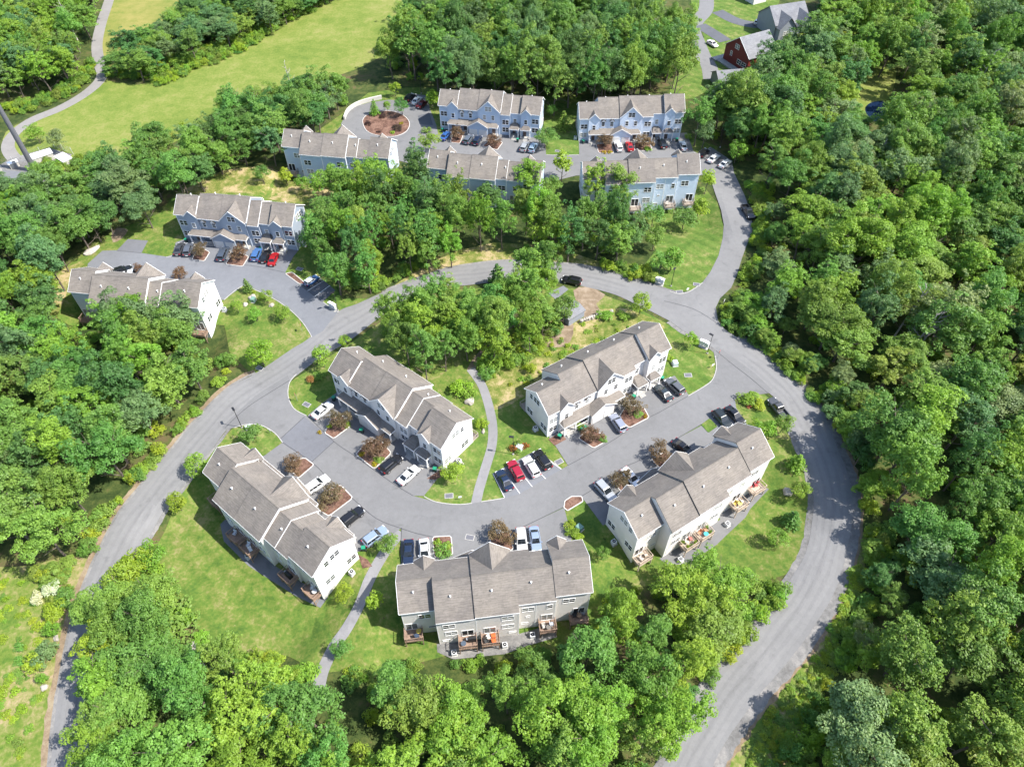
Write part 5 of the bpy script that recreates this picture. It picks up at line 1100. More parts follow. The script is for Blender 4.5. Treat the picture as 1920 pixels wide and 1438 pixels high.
tp = [(o, None, *TUFT[o.data]) for o in list(COL.objects) if o.name.startswith('crown') and o.data in TUFT][:4]
fill('weeds', 'scattered tall weeds and grass tufts in the meadows', wd, tp, rr, ('fresh', 'lime', 'olive', 'moss', 'lime'))

# ------------------------------------------------------------------ vehicles
def loft(mb, st, prof):
    """st: (x, zlow, zhigh, halfwidth); prof: list of (width share, height share) from bottom left round to bottom right"""
    k = len(prof); n0 = len(mb.v)
    for x, zl, zh, hw in st:
        for wy, hz in prof: mb.v.append((x, wy*hw, zl+(zh-zl)*hz))
    for i in range(len(st)-1):
        for j in range(k):
            a, b = n0+i*k+j, n0+i*k+(j+1) % k; mb.f.append([a, b, b+k, a+k])
    mb.f.append([n0+j for j in range(k)]); mb.f.append([n0+(len(st)-1)*k+j for j in range(k)][::-1])
    return mb
BPROF = [(-0.86, 0), (-0.97, 0.16), (-1.0, 0.5), (-0.96, 0.82), (-0.84, 1.0), (0.84, 1.0), (0.96, 0.82), (1.0, 0.5), (0.97, 0.16), (0.86, 0)]
CARS = {
 'sedan': dict(st=[(-2.33, .42, .74, .70), (-2.24, .30, .94, .83), (-1.85, .24, 1.0, .90), (-1.0, .22, .97, .915), (0, .22, .95, .915), (1.0, .22, .93, .915), (1.65, .24, .86, .90), (2.12, .28, .76, .84), (2.33, .40, .62, .68)],
               cab=(-1.78, -0.82, 0.28, 1.12, .93, 1.44, .80, .61), wh=(1.38, -1.40, .33), L=4.66),
 'suv': dict(st=[(-2.30, .46, .90, .76), (-2.24, .34, 1.05, .87), (-1.9, .30, 1.08, .93), (-1.0, .28, 1.06, .945), (0, .28, 1.05, .945), (1.0, .28, 1.04, .945), (1.6, .30, 1.0, .93), (2.1, .34, .90, .87), (2.30, .46, .74, .74)],
             cab=(-2.22, -1.92, 0.22, 1.02, 1.03, 1.68, .84, .68), wh=(1.36, -1.38, .37), L=4.6),
 'van': dict(st=[(-2.5, .44, .90, .80), (-2.45, .30, 1.02, .90), (-2.0, .26, 1.04, .96), (0, .24, 1.02, .97), (1.3, .26, 1.0, .96), (1.9, .30, .92, .92), (2.4, .36, .76, .84), (2.52, .46, .62, .70)],
             cab=(-2.44, -2.2, 0.45, 1.55, 1.0, 1.74, .87, .72), wh=(1.5, -1.45, .35), L=5.04),
 'hatch': dict(st=[(-1.90, .44, .80, .70), (-1.84, .30, .94, .80), (-1.4, .24, .97, .85), (0, .22, .95, .865), (1.0, .24, .93, .855), (1.5, .28, .88, .82), (1.82, .34, .76, .74), (1.92, .44, .62, .60)],
               cab=(-1.80, -1.45, 0.18, 0.85, .93, 1.42, .77, .64), wh=(1.22, -1.22, .31), L=3.82),
 'pickup': dict(st=[(-2.75, .50, .66, .88), (-2.70, .40, .70, .93), (-0.7, .34, .72, .96), (-0.62, .34, 1.10, .965), (0.9, .34, 1.10, .965), (1.5, .34, 1.08, .96), (2.3, .38, 1.02, .92), (2.75, .46, .90, .84)],
                cab=(-0.60, -0.45, 0.62, 1.28, 1.09, 1.80, .86, .70), wh=(1.75, -1.7, .40), L=5.5)}
def make_car(kind):
    d = CARS[kind]; P = {}
    b = loft(MB(), d['st'], BPROF)
    if kind == 'pickup':
        b.box(-2.74, -0.64, .80, .95, .5, 1.12).box(-2.74, -0.64, -.95, -.80, .5, 1.12).box(-2.74, -2.62, -.80, .80, .5, 1.11)
    P['body'] = b.mesh('body', M['paint'], smooth=False)
    x0, x1, x2, x3, zb, zt, wb, wt = d['cab']
    c = MB(); n = 0
    c.v += [(x0, -wb, zb-.08), (x3, -wb*.97, zb-.08), (x3, wb*.97, zb-.08), (x0, wb, zb-.08), (x1, -wt, zt-.05), (x2, -wt, zt-.05), (x2, wt, zt-.05), (x1, wt, zt-.05)]
    c.v += [(x1+.12, -wt+.12, zt), (x2-.12, -wt+.12, zt), (x2-.12, wt-.12, zt), (x1+.12, wt-.12, zt)]
    c.f += [[0, 1, 5, 4], [1, 2, 6, 5], [2, 3, 7, 6], [3, 0, 4, 7], [4, 5, 9, 8], [5, 6, 10, 9], [6, 7, 11, 10], [7, 4, 8, 11], [8, 9, 10, 11]]
    P['roof'] = c.mesh('roof', M['paint'])
    V = [Vector(v) for v in c.v]
    def pane(a, bq, cq, dq, m0, m1, lo, hi, off=0.012):
        nrm = (bq-a).cross(dq-a).normalized()
        def Q(u, v): return (a.lerp(bq, u)).lerp(dq.lerp(cq, u), v)+nrm*off
        mb = MB(); mb.poly([Q(m0, lo), Q(m1, lo), Q(m1, hi), Q(m0, hi)]); return mb
    P['windshield'] = pane(V[1], V[2], V[6], V[5], .05, .95, .12, .95).mesh('windshield', M['carglass'])
    P['rear_window'] = pane(V[3], V[0], V[4], V[7], .07, .93, .30 if kind != 'sedan' else .14, .92).mesh('rear_window', M['carglass'])
    for s, (i, j, k, l) in (('l', (2, 3, 7, 6)), ('r', (0, 1, 5, 4))):
        m = MB(); seg = ((.06, .46), (.50, .93)) if kind in ('sedan', 'hatch', 'pickup') else ((.04, .30), (.33, .63), (.66, .95))
        for u0, u1 in seg:
            q = pane(V[i], V[j], V[k], V[l], u0, u1, .26, .90); m.v += q.v; m.f.append([len(m.v)-4+t for t in range(4)])
        P['side_window_'+s] = m.mesh('side_window', M['carglass'])
    st = d['st']; xf, xr = st[-2][0], st[1][0]; hf, hr = st[-2], st[1]
    hl = MB().box(-.10, .13, -.22, .22, -.09, .07); P['headlight'] = (hl.mesh('headlight', M['headlamp']), xf-.02, hf[3]-.24, hf[2]-.10)
    tl = MB().box(-.07, .10, -.17, .17, -.10, .12); P['taillight'] = (tl.mesh('taillight', M['taillamp']), xr-.02, hr[3]-.18, hr[2]-.16)
    r = d['wh'][2]; P['wheel'] = (MB().tube((0, -.11, 0), (0, .11, 0), r, n=16).mesh('wheel', M['tyre']), MB().tube((0, -.118, 0), (0, .118, 0), r*.62, n=10).mesh('rim', M['rim']))
    P['mirror'] = MB().box(-.09, .09, -.10, .10, -.07, .07).mesh('mirror', M['paint'])
    P['plate'] = MB().box(-.012, .012, -.26, .26, -.07, .07).mesh('number_plate', M['white'])
    return P
CARP = {k: make_car(k) for k in CARS}
def car(a, b, kind, col, label, roofcol=None, cat='car', name='parked_car'):
    xa, ya, za = G(*a, 0.75); xb, yb, zb = G(*b, 0.75); x, y = (xa+xb)/2, (ya+yb)/2; rz = math.atan2(yb-ya, xb-xa)
    z = T(x, y)+0.095
    P = CARP[kind]; d = CARS[kind]
    o = thing(name, label, cat, (x, y, z), rz, 'parked vehicles of the estate')
    link('body', P['body'], o, color=col); link('roof', P['roof'], o, color=roofcol or col)
    link('windshield', P['windshield'], o); link('rear_window', P['rear_window'], o)
    link('side_window', P['side_window_l'], o); link('side_window', P['side_window_r'], o)
    wx, wr, r = d['wh']; hw = d['st'][len(d['st'])//2][3]
    for xw in (wx, wr):
        for s in (-1, 1):
            q = link('wheel', P['wheel'][0], o, (xw, s*(hw-.10), r)); link('rim', P['wheel'][1], q)
    for s in (-1, 1):
        m, hx, hy, hz = P['headlight']; link('headlight', m, o, (hx, s*hy, hz)); m, hx, hy, hz = P['taillight']; link('taillight', m, o, (hx, s*hy, hz))
        link('mirror', P['mirror'], o, (d['cab'][3]-.25, s*(hw+.06), d['cab'][4]+.05), color=col)
    link('number_plate', P['plate'], o, (d['st'][0][0]-.012, 0, d['st'][0][1]+.15))
    return o
WH, BK, NV, SV, SB, RD, GY, BL_, DR = (.66, .66, .65), (.012, .012, .014), (.012, .022, .05), (.32, .335, .35), (.23, .29, .385), (.34, .01, .012), (.10, .105, .11), (.03, .10, .30), (.10, .012, .02)
for a, b, k, c, lab in (
 ((589, 782), (620, 757), 'sedan', WH, 'white saloon parked left of the first mulch bed at the shaded row'),
 ((716, 884), (751, 855), 'suv', BK, 'black estate car parked in the shade before the shaded row'),
 ((748, 906), (783, 875), 'sedan', WH, 'white saloon parked at the end of the shaded row'),
 ((579, 919), (611, 897), 'suv', WH, 'white wagon between the two mulch beds of the lawn row'),
 ((643, 982), (677, 955), 'suv', BK, 'black wagon parked before the lawn row below the big crab apple'),
 ((685, 1019), (722, 992), 'suv', SB, 'silver blue wagon beside the small tree at the footpath head'),
 ((766, 1020), (765, 1050), 'sedan', NV, 'dark navy saloon parked at the left end of the lowest row'),
 ((795, 1019), (797, 1048), 'sedan', WH, 'white saloon parked at the left end of the lowest row'),
 ((976, 998), (979, 1028), 'suv', WH, 'white car parked right of the crab apple at the lowest row'),
 ((1001, 993), (1006, 1027), 'sedan', SB, 'light blue saloon parked at the right end of the lowest row'),
 ((955, 915), (937, 884), 'sedan', NV, 'dark blue saloon in the first bay beside the footpath'),
 ((976, 898), (958, 866), 'suv', (.30, .012, .03), 'dark red wagon in the second bay of four'),
 ((1006, 891), (987, 860), 'suv', WH, 'white wagon in the third bay of four'),
 ((1027, 875), (1008, 848), 'suv', BK, 'black wagon in the fourth bay, nearest the sunlit row'),
 ((1169, 808), (1148, 778), 'suv', (.24, .26, .32), 'silver blue wagon between the mulch beds of the sunlit row'),
 ((1255, 748), (1232, 724), 'sedan', (.03, .04, .045), 'black saloon parked at the right end of the sunlit row'),
 ((1277, 735), (1254, 714), 'suv', GY, 'dark grey wagon beside the lawn end of the sunlit row'),
 ((1122, 906), (1148, 934), 'suv', SV, 'silver wagon at the left end of the bend row'),
 ((1172, 882), (1196, 908), 'sedan', WH, 'white saloon half hidden by the roof of the bend row'),
 ((1268, 829), (1294, 850), 'sedan', BK, 'black saloon in the shade of the bend row'),
 ((1342, 772), (1366, 799), 'suv', (.02, .025, .025), 'black off-road wagon parked at the grass island of the bend row'),
 ((1365, 765), (1391, 791), 'sedan', BK, 'glossy black car next to the shrub of the bend row'),
 ((1089, 530), (1055, 522), 'suv', BK, 'black wagon standing on the loop road by the dirt clearing'),
 ((331, 478), (341, 455), 'sedan', (.05, .05, .055), 'dark grey saloon at the left end of the slate row'),
 ((349, 482), (357, 454), 'suv', (.09, .10, .12), 'grey wagon left of the first bed at the slate row'),
 ((412, 491), (425, 461), 'van', (.06, .075, .10), 'dark minivan between the beds of the slate row'),
 ((476, 489), (486, 465), 'suv', (.06, .14, .32), 'blue wagon parked before the slate row'),
 ((492, 491), (503, 469), 'sedan', BK, 'black saloon between the blue and red cars'),
 ((507, 499), (518, 472), 'sedan', RD, 'bright red saloon parked before the slate row'),
 ((220, 511), (238, 505), 'suv', BK, 'black wagon behind the roof of the sage row'),
 ((240, 514), (256, 512), 'sedan', WH, 'white car behind the roof of the sage row'),
 ((829, 261), (841, 248), 'sedan', BL_, 'blue saloon left of the first bed of the first blue row'),
 ((872, 270), (884, 253), 'suv', (.10, .12, .15), 'grey wagon before the garage of the first blue row'),
 ((889, 273), (901, 254), 'suv', NV, 'navy wagon next to the second bed of the first blue row'),
 ((760, 191), (778, 175), 'suv', BK, 'black wagon at the head of the turning circle'),
 ((774, 196), (789, 181), 'sedan', WH, 'white car at the head of the turning circle'),
 ((785, 201), (798, 189), 'sedan', DR, 'maroon car at the head of the turning circle'),
 ((979, 284), (988, 267), 'suv', SV, 'silver grey wagon at the right end of the first blue row'),
 ((994, 287), (1005, 267), 'suv', (.32, .42, .52), 'light blue wagon at the right end of the first blue row'),
 ((1164, 286), (1155, 264), 'suv', WH, 'white wagon before the garage of the pale row'),
 ((1184, 285), (1177, 264), 'sedan', RD, 'bright red car before the garage of the pale row'),
 ((1246, 280), (1237, 259), 'suv', BK, 'black wagon before the right half of the pale row'),
 ((1285, 285), (1277, 262), 'sedan', SV, 'silver saloon at the east end of the pale row'),
 ((1310, 295), (1328, 279), 'suv', BK, 'black wagon in the bays at the lane end'),
 ((1329, 304), (1347, 290), 'sedan', WH, 'white car next to the black wagon at the lane end'),
 ((1350, 314), (1369, 300), 'sedan', WH, 'white car in the last bay at the lane end'),
 ((1330, 78), (1342, 86), 'sedan', (.75, .66, .66), 'pale pink car in front of the red barn house'),
 ((1415, 43), (1437, 47), 'suv', WH, 'white wagon on the far driveway above the barn house')):
    car(a, b, k, c, lab)
car((571, 535), (597, 517), 'hatch', (.02, .06, .16), 'blue compact hatchback with a white roof in the bay by the trees', (.78, .78, .78))
car((1472, 782), (1447, 751), 'pickup', (.07, .07, .072), 'dark pickup with open bed at the road inside the bend', cat='pickup', name='pickup_truck')
car((1395, 386), (1410, 410), 'pickup', BK, 'black pickup in deep shade beside the upper road', cat='pickup', name='pickup_truck')

# ------------------------------------------------------------------ street furniture and small things
def lamp(px, py, lab, turn=2.6):
    x, y, z = G(px, py); o = thing('street_lamp', lab, 'street lamp', (x, y, z), turn, 'lamp posts of the estate')
    MB().tube((0, 0, -.3), (0, 0, .25), .2, .2, 10).build('base', M['concrete'], o); MB().tube((0, 0, .25), (0, 0, 5.4), .075, .05, 8).build('pole', M['black'], o)
    h = MB().box(-.12, .75, -.2, .2, 5.38, 5.52).box(-.12, .12, -.06, .06, 5.28, 5.378); h.build('lamp_head', M['black'], o)
    MB().box(.05, .68, -.15, .15, 5.355, 5.379).build('lens', M['lightgrey'], o)
for px, py, t, lab in ((1326, 663, 2.4, 'black lamp post at the mouth of the drive by the sunlit row'), (634, 583, 3.6, 'black lamp post where the upper lot meets the loop road'), (1258, 537, 4.2, 'lamp post above the fork beside the mailboxes'), (790, 176, 4.0, 'lamp post behind the turning circle'), (1350, 277, 4.3, 'lamp post at the lane end beside the wood'), (454, 802, 2.2, 'lamp post on the grass island at the lower drive mouth'), (962, 852, 3.0, 'lamp post beside the footpath and the parking bays')): lamp(px, py, lab, t)
def bin_(key, x, y, lab, rz=0.0):
    wx, wy, z = at_house(key, x, y); o = thing('wheeled_bin', lab, 'bin', (wx, wy, max(z, -0.05)+0.1), rz, 'wheeled bins at the porches')
    MB().prism([(-.25, 0), (.25, 0), (.30, .92), (-.30, .92)], 'y', -.3, .3).build('body', M['binbody'], o); MB().box(-.33, .33, -.36, .34, .92, 1.0).build('lid', M['binlid'], o); MB().tube((-.3, .3, .12), (.3, .3, .12), .11, n=8).build('wheel', M['tyre'], o)
WHO = {'C': 'shaded row', 'D': 'sunlit row', 'B': 'lawn row', 'F': 'lowest row', 'A1': 'first blue row', 'A2': 'pale blue row', 'L1': 'slate row', 'E': 'bend row'}
for key, x, y, where in (('C', 0.6, -1.4, 'left end'), ('C', 10.6, -3.4, 'garage'), ('C', 27.4, -1.2, 'right end'), ('D', 1.8, -1.5, 'left porch'), ('D', 6.3, -2.6, 'porch rail'), ('D', 7.1, -2.6, 'garage corner'), ('D', 19.6, -1.6, 'middle window'), ('D', 27.4, -1.0, 'right end'), ('B', 8.0, -3.0, 'mulch bed'), ('B', 28.0, -1.6, 'gable end'), ('F', 8.3, -3.0, 'mulch bed'), ('F', 15.6, -3.2, 'crab apple'), ('A1', 1.0, -1.5, 'left end'), ('A1', 22.9, -3.0, 'lane side'), ('A2', 1.2, -1.4, 'left end'), ('A2', 23.0, -2.0, 'right porch'), ('A2', 27.5, -1.4, 'right end'), ('L1', 0.9, -1.3, 'left end'), ('L1', 14.9, -2.6, 'garage'), ('L1', 19.9, -1.4, 'middle window')):
    bin_(key, x, y, 'dark wheeled bin with green lid by the '+where+' of the '+WHO[key], RND.uniform(0, 6))
def condenser(key, x, y, lab, z=None):
    wx, wy, zz = at_house(key, x, y, z); o = thing('air_conditioner', lab, 'air conditioner', (wx, wy, zz), radians(TOWN[key][2]), 'air conditioners beside the rows')
    MB().box(-.5, .5, -.5, .5, -.2, .1).build('pad', M['concrete'], o); MB().box(-.38, .38, -.38, .38, .1, .85).build('cabinet', M['lightgrey'], o)
    MB().tube((0, 0, .85), (0, 0, .87), .30, n=14).build('fan_grille', M['black'], o); MB().tube((0, 0, .87), (0, 0, .9), .09, n=8).build('fan_cap', M['lightgrey'], o)
for key, x, y, lab in (('D', -0.9, 2.6, 'grey air conditioner at the shaded gable of the sunlit row'), ('C', 29.5, 3.0, 'grey air conditioner at the white gable of the shaded row'), ('E', -0.9, 3.4, 'grey air conditioner on a pad at the gable of the bend row'), ('E', 7.2, 11.5, 'air conditioner under the left decks of the bend row'), ('E', 18.6, 10.8, 'air conditioner between the decks of the bend row'), ('F', 7.2, 11.2, 'air conditioner left of the middle decks of the lowest row'), ('F', 15.1, 11.0, 'air conditioner right of the middle decks of the lowest row'), ('F', 19.6, 10.0, 'air conditioner left of the fourth deck of the lowest row'), ('B', 12.8, 11.2, 'air conditioner behind the shaded decks of the lawn row'), ('B', 29.5, 2.5, 'grey air conditioner at the white gable of the lawn row'), ('L2', 29.5, 1.6, 'air conditioner at the white gable of the sage row'), ('A2', -0.8, 1.0, 'air conditioner at the left gable of the pale blue row'), ('L1', 29.4, 2.0, 'air conditioner at the right gable of the slate row')): condenser(key, x, y, lab)
def drain(px, py, lab):
    x, y, z = G(px, py); o = thing('storm_drain', lab, 'drain', (x, y, z), RND.uniform(-0.6, 0.6), 'storm drains')
    MB().box(-.78, .78, -.52, .52, -.1, .125).build('surround', M['concrete'], o)
    g = MB().box(-.66, .66, -.42, .42, .1, .135); g.build('grate', M['steel'], o)
for px, py, lab in ((575, 759, 'storm drain in the corner grass of the shaded row'), (842, 930, 'storm drain at the kerb below the yellow green tree'), (881, 1008, 'storm drain in the drive before the lowest row'), (1048, 866, 'storm drain on the grass corner next to the parking bays'), (1290, 704, 'storm drain on the lawn end of the sunlit row'), (1306, 534, 'storm drain at the kerb of the fork'), (1274, 548, 'storm drain where the mailbox verge ends at the fork'), (427, 475, 'storm drain on the grass left of the slate row cars'), (562, 505, 'storm drain in the grass below the slate row'), (487, 691, 'storm drain at the roadside below the corner lawn'), (1046, 284, 'storm drain in the grass between the top rows'), (1245, 1407, 'storm drain beside the lower right road')): drain(px, py, lab)
def mailbox(px, py, rz, lab):
    x, y, z = G(px, py); o = thing('cluster_mailbox', lab, 'mailbox', (x, y, z), rz, 'cluster mailboxes')
    MB().box(-1.0, 1.0, -.5, .5, -.1, .12).build('slab', M['concrete'], o)
    for s in (-.5, .5):
        MB().box(s-.12, s+.12, -.12, .12, .12, .6).build('pedestal', M['lightgrey'], o); c = MB().box(s-.46, s+.46, -.26, .26, .6, 1.7).build('cabinet', M['white'], o)
        for r in range(4):
            for q in range(2): MB().box(s-.42+q*.43, s-.02+q*.43, -.275, -.262, .66+r*.25, .88+r*.25).build('box_door', M['lightgrey'], c)
    MB().prism([(-1.05, 1.7), (1.05, 1.7), (1.05, 1.75), (0, 1.85), (-1.05, 1.75)], 'y', -.35, .35).build('roof', M['white'], o)
mailbox(1236, 533, radians(-28), 'white cluster mailbox on the verge above the fork'); mailbox(1319, 651, radians(-35), 'white cluster mailbox at the lamp post by the sunlit row'); mailbox(625, 580, radians(-35), 'white cluster mailbox at the lamp post by the upper lot')
def utility(px, py, rz, lab, c=(.30, .40, .36)):
    x, y, z = G(px, py); o = thing('utility_box', lab, 'utility box', (x, y, z), rz, 'green utility boxes')
    MB().box(-.7, .7, -.6, .6, -.1, .1).build('pad', M['concrete'], o); MB().prism([(-.5, .1), (.5, .1), (.5, .8), (.35, .95), (-.5, .95)], 'x', -.55, .55).build('cabinet', M['tint'], o, color=c)
    MB().box(.551, .565, -.4, .4, .2, .8).build('door', M['tint'], o, color=tuple(q*.9 for q in c))
for px, py, lab in ((1265, 684, 'pale green utility box at the gable of the sunlit row'), (974, 841, 'pale utility box among orange shrubs by the footpath'), (467, 804, 'pale utility box on the grass island at the lower drive mouth'), (475, 565, 'green utility box among the boulders of the corner lawn'), (1086, 992, 'dark green utility box in shade right of the lowest row')): utility(px, py, RND.uniform(0, 3), lab, (.5, .56, .56) if 'pale' in lab else (.12, .22, .18))
def boulder(px, py, s, lab, seed):
    rs = np.random.RandomState(seed); x, y, z = G(px, py); bm = bmesh.new(); bmesh.ops.create_icosphere(bm, subdivisions=2, radius=1.0)
    for v in bm.verts:
        n = v.co.normalized(); k = 1+0.22*sin(3*n.x+seed)+0.18*sin(4*n.y+2*seed)+rs.normal()*0.06; v.co = Vector((n.x*k*s[0], n.y*k*s[1], n.z*k*s[2]))
    me = bpy.data.meshes.new('boulder'); bm.to_mesh(me); bm.free(); me.materials.append(M['stone'])
    o = link('boulder', me, None, (x, y, z+s[2]*0.35), (0, 0, rs.uniform(0, 3))); tag(o, lab, 'boulder', 'boulders on the lawns')
for i, (px, py, s, lab) in enumerate(((882, 753, (1.1, .8, .7), 'big pale boulder below the bright shrubs behind the shaded row'), (906, 809, (.5, .4, .3), 'small pale stone at the small shrub by the footpath'), (1477, 924, (.8, .8, .8), 'dark grey boulder on the lawn inside the bend'), (1446, 857, (.4, .3, .3), 'pale stone on the lawn behind the bend row'), (509, 574, (.7, .5, .45), 'grey boulder on the corner lawn next to the kerb'), (474, 559, (1.0, .7, .6), 'large grey boulder in the corner lawn bed'), (461, 572, (.6, .5, .4), 'smaller grey boulder in the corner lawn bed'), (174, 471, (1.8, 1.2, .6), 'flat grey rock at the wood edge beside the upper lot'), (106, 1197, (.5, .45, .4), 'white stone in the roadside weeds, upper one'), (84, 1290, (.5, .45, .4), 'white stone in the roadside weeds, lower one'), (1146, 585, (.5, .4, .4), 'pale stone in the grass by the stone wall'), (868, 870, (.25, .2, .2), 'tiny pale stone at the round yellow green tree'))): boulder(px, py, s, lab, i+3)
# stop sign and small street signs
def street_sign(px, py, rz, lab, stop=False, h=2.2):
    x, y, z = G(px, py); o = thing('stop_sign' if stop else 'street_sign', lab, 'sign', (x, y, z), rz, None if stop else 'small street signs')
    MB().tube((0, 0, -.3), (0, 0, h), .035, n=6).build('post', M['grey'], o)
    if stop:
        p = [(.38*cos(pi/8+k*pi/4), h-.1+.38*sin(pi/8+k*pi/4)) for k in range(8)]
        pl = MB().prism(p, 'y', -.07, -.05).build('plate', M['signred'], o); cu = bpy.data.curves.new('lettering', 'FONT'); cu.body = 'STOP'; cu.size = .26; cu.align_x = 'CENTER'; cu.align_y = 'CENTER'; cu.materials.append(M['white'])
        tmp = bpy.data.objects.new('lettering', cu); link('lettering', bpy.data.meshes.new_from_object(tmp), pl, (0, -.076, h-.1), (pi/2, 0, 0)); bpy.data.objects.remove(tmp)
    else: MB().box(-.3, .3, -.05, -.03, h-.55, h).build('plate', M['white'], o)
street_sign(558, 752, radians(-60), 'red stop sign on the corner grass of the shaded row', True); street_sign(1345, 672, radians(60), 'red stop sign at the drive mouth by the sunlit row', True); street_sign(567, 622, radians(100), 'red stop sign at the mouth of the upper lot', True)
for px, py, rz, lab in ((1288, 548, 0.4, 'small white sign at the fork kerb'), (1356, 570, 1.0, 'small white sign on the outer side of the fork'), (1335, 690, 0.5, 'small white sign on the lawn end near the stop sign'), (507, 812, -0.6, 'small white sign at the tip of the grass island'), (863, 937, 0.2, 'small white sign at the kerb below the yellow green tree')): street_sign(px, py, rz, lab, False, 1.3)
# retaining wall round the turning circle: courses of pale blocks
rw = thing('retaining_wall', 'pale block retaining wall curving round the turning circle', 'wall')
pw = spline([G(*q)[:2] for q in ((646, 226), (652, 212), (664, 202), (680, 195), (698, 190), (716, 186))], 8)
bk = MB().box(-.66, .66, -.2, .2, -.2, .2).mesh('block', M['blockwall'])
acc = 0.0
for i in range(len(pw)-1):
    p, q = Vector(pw[i]), Vector(pw[i+1]); L = (q-p).length; a = math.atan2(q.y-p.y, q.x-p.x)
    for c in range(3):
        m = p.lerp(q, 0.5); o = link('block', bk, rw, (m.x, m.y, 0.2+c*0.41), (0, 0, a)); o.scale = (L/1.34, 1.0-0.03*c, 1)
# shed and slabs in the middle grove, stone wall above the sunlit row
def gable_house(name, lab, cat, a, b, depth, wall_h, rise, wm, rm, overhang=0.35, wins=(), group=None, side=1):
    """a, b: the ends of the wall line that faces the camera; the ridge runs along it unless rise is for the end wall"""
    (xa, ya, za), (xb, yb, zb) = G(*a), G(*b); L = math.hypot(xb-xa, yb-ya); rz = math.atan2(yb-ya, xb-xa)
    o = thing(name, lab, cat, (xa, ya, min(za, zb)), rz, group); w_ = M[wm]; m = depth/2; s = rise/m
    MB().prism([(0, -1.5), (depth, -1.5), (depth, wall_h), (m, wall_h+rise), (0, wall_h)], 'x', 0, L).build('wall', w_, o)
    e = overhang
    for y0, y1 in ((-e, m), (depth+e, m)):
        z0 = wall_h-e*s+.1; t = [(-e, y0, z0), (L+e, y0, z0), (L+e, y1, wall_h+rise+.1), (-e, y1, wall_h+rise+.1)]
        MB().slab(t if y0 < m else t[::-1], .16).build('roof', M[rm], o)
    for k, x, y, z, f in wins:
        put_win(k, o, x if f in 'FB' else (0 if f == 'L' else L), y, z, f, 1)
    return o
def gable_end_house(name, lab, cat, a, b, depth, wall_h, rise, wm, rm, wins=(), group=None):
    """a, b: the ends of the gable wall; the ridge runs straight back from it"""
    (xa, ya, za), (xb, yb, zb) = G(*a), G(*b); L = math.hypot(xb-xa, yb-ya); rz = math.atan2(yb-ya, xb-xa)
    o = thing(name, lab, cat, (xa, ya, min(za, zb)), rz, group); m = L/2; e = .4; s = rise/m
    MB().prism([(0, -1.5), (L, -1.5), (L, wall_h), (m, wall_h+rise), (0, wall_h)], 'y', 0, depth).build('wall', M[wm], o)
    for xe in (-e, L+e):
        z0 = wall_h-e*s+.1; t = [(xe, -e, z0), (m, -e, wall_h+rise+.1), (m, depth+e, wall_h+rise+.1), (xe, depth+e, z0)]
        r = MB().slab(t[::-1] if xe < 0 else t, .16).build('roof', M[rm], o)
        MB().prism([(xe, z0-.22), (m, wall_h+rise-.12), (m, wall_h+rise+.11), (xe, z0+.01)], 'y', -e-.06, -e-.001).build('fascia', M['trim'], r)
    for k, x, z in wins: put_win(k, o, x, 0, z, 'F', 1)
    return o
bo = gable_end_house('barn_house', 'dark red barn style house with grey roof in the far clearing', 'house', (1355, 112), (1398, 140), 11, 5.2, 4.2, 'redwood', 'shingle2', (('d', 5.2, 6.2), ('s', 3.2, 3.4), ('d', 7.4, 2.2), ('d', 9.6, 2.2)))
MB().box(-2.2, -.05, -3.0, 12, -.4, .5).build('terrace', M['concrete'], bo); MB().box(-.3, 11, -2.4, -.05, -.4, .4).build('step', M['concrete'], bo)
gh = gable_house('house', 'grey house with steep light roof at the top of the woods', 'house', (1448, 74), (1510, 64), 11, 4.6, 4.0, 'greysiding', 'shingle2', wins=(('d', 3, -2.2, 2.4, 'F'), ('d', 10.5, -2.2, 2.4, 'F'), ('d', 15, 0, 2.2, 'F')))
for x in (3.5, 10.5):
    MB().prism([(x-3, -1), (x+3, -1), (x+3, 4.2), (x, 7.4), (x-3, 4.2)], 'y', -2.2, 5.4).build('gable_wall', M['greysiding'], gh)
    for s in (-1, 1):
        t = [(x+s*3.4, -2.6, 3.9), (x, -2.6, 7.55), (x, 5.4, 7.55), (x+s*3.4, 5.4, 3.9)]; MB().slab(t[::-1] if s < 0 else t, .15).build('roof', M['shingle2'], gh)
gable_house('house', 'low house with pale grey roof below the barn house', 'house', (1346, 172), (1394, 168), 7.0, 2.8, 2.0, 'greysiding', 'shingle2', wins=(('d', 3, 0, 1.8, 'F'), ('d', 7, 0, 1.8, 'F')))
gable_house('garage', 'pale garage at the top edge beyond the far driveway', 'garage', (1412, 10), (1436, 4), 7, 3.2, 2.0, 'cream', 'shingle2')
for a, b, d_, w_, lab in (((1150, 62), (1178, 58), 9, 'cream', 'first pale house half hidden in the woods behind the top lane'), ((1190, 92), (1232, 88), 9, 'cream', 'second pale house half hidden in the woods behind the top lane')):
    gable_house('house', lab, 'house', a, b, d_, 5.5, 3.0, w_, 'shingle', wins=(('d', 2, 0, 3.6, 'F'),))
gable_house('shed', 'low grey shed under the trees beside the dirt clearing', 'shed', (1066, 612), (1095, 594), 4.0, 2.0, 0.6, 'greysiding', 'shingle2', 0.2)
sw = thing('stone_wall', 'short rough stone wall above the sunlit cream row', 'wall')
pw = spline([G(*q)[:2] for q in ((1088, 606), (1100, 601), (1112, 597), (1124, 592))], 4); rs = np.random.RandomState(9)
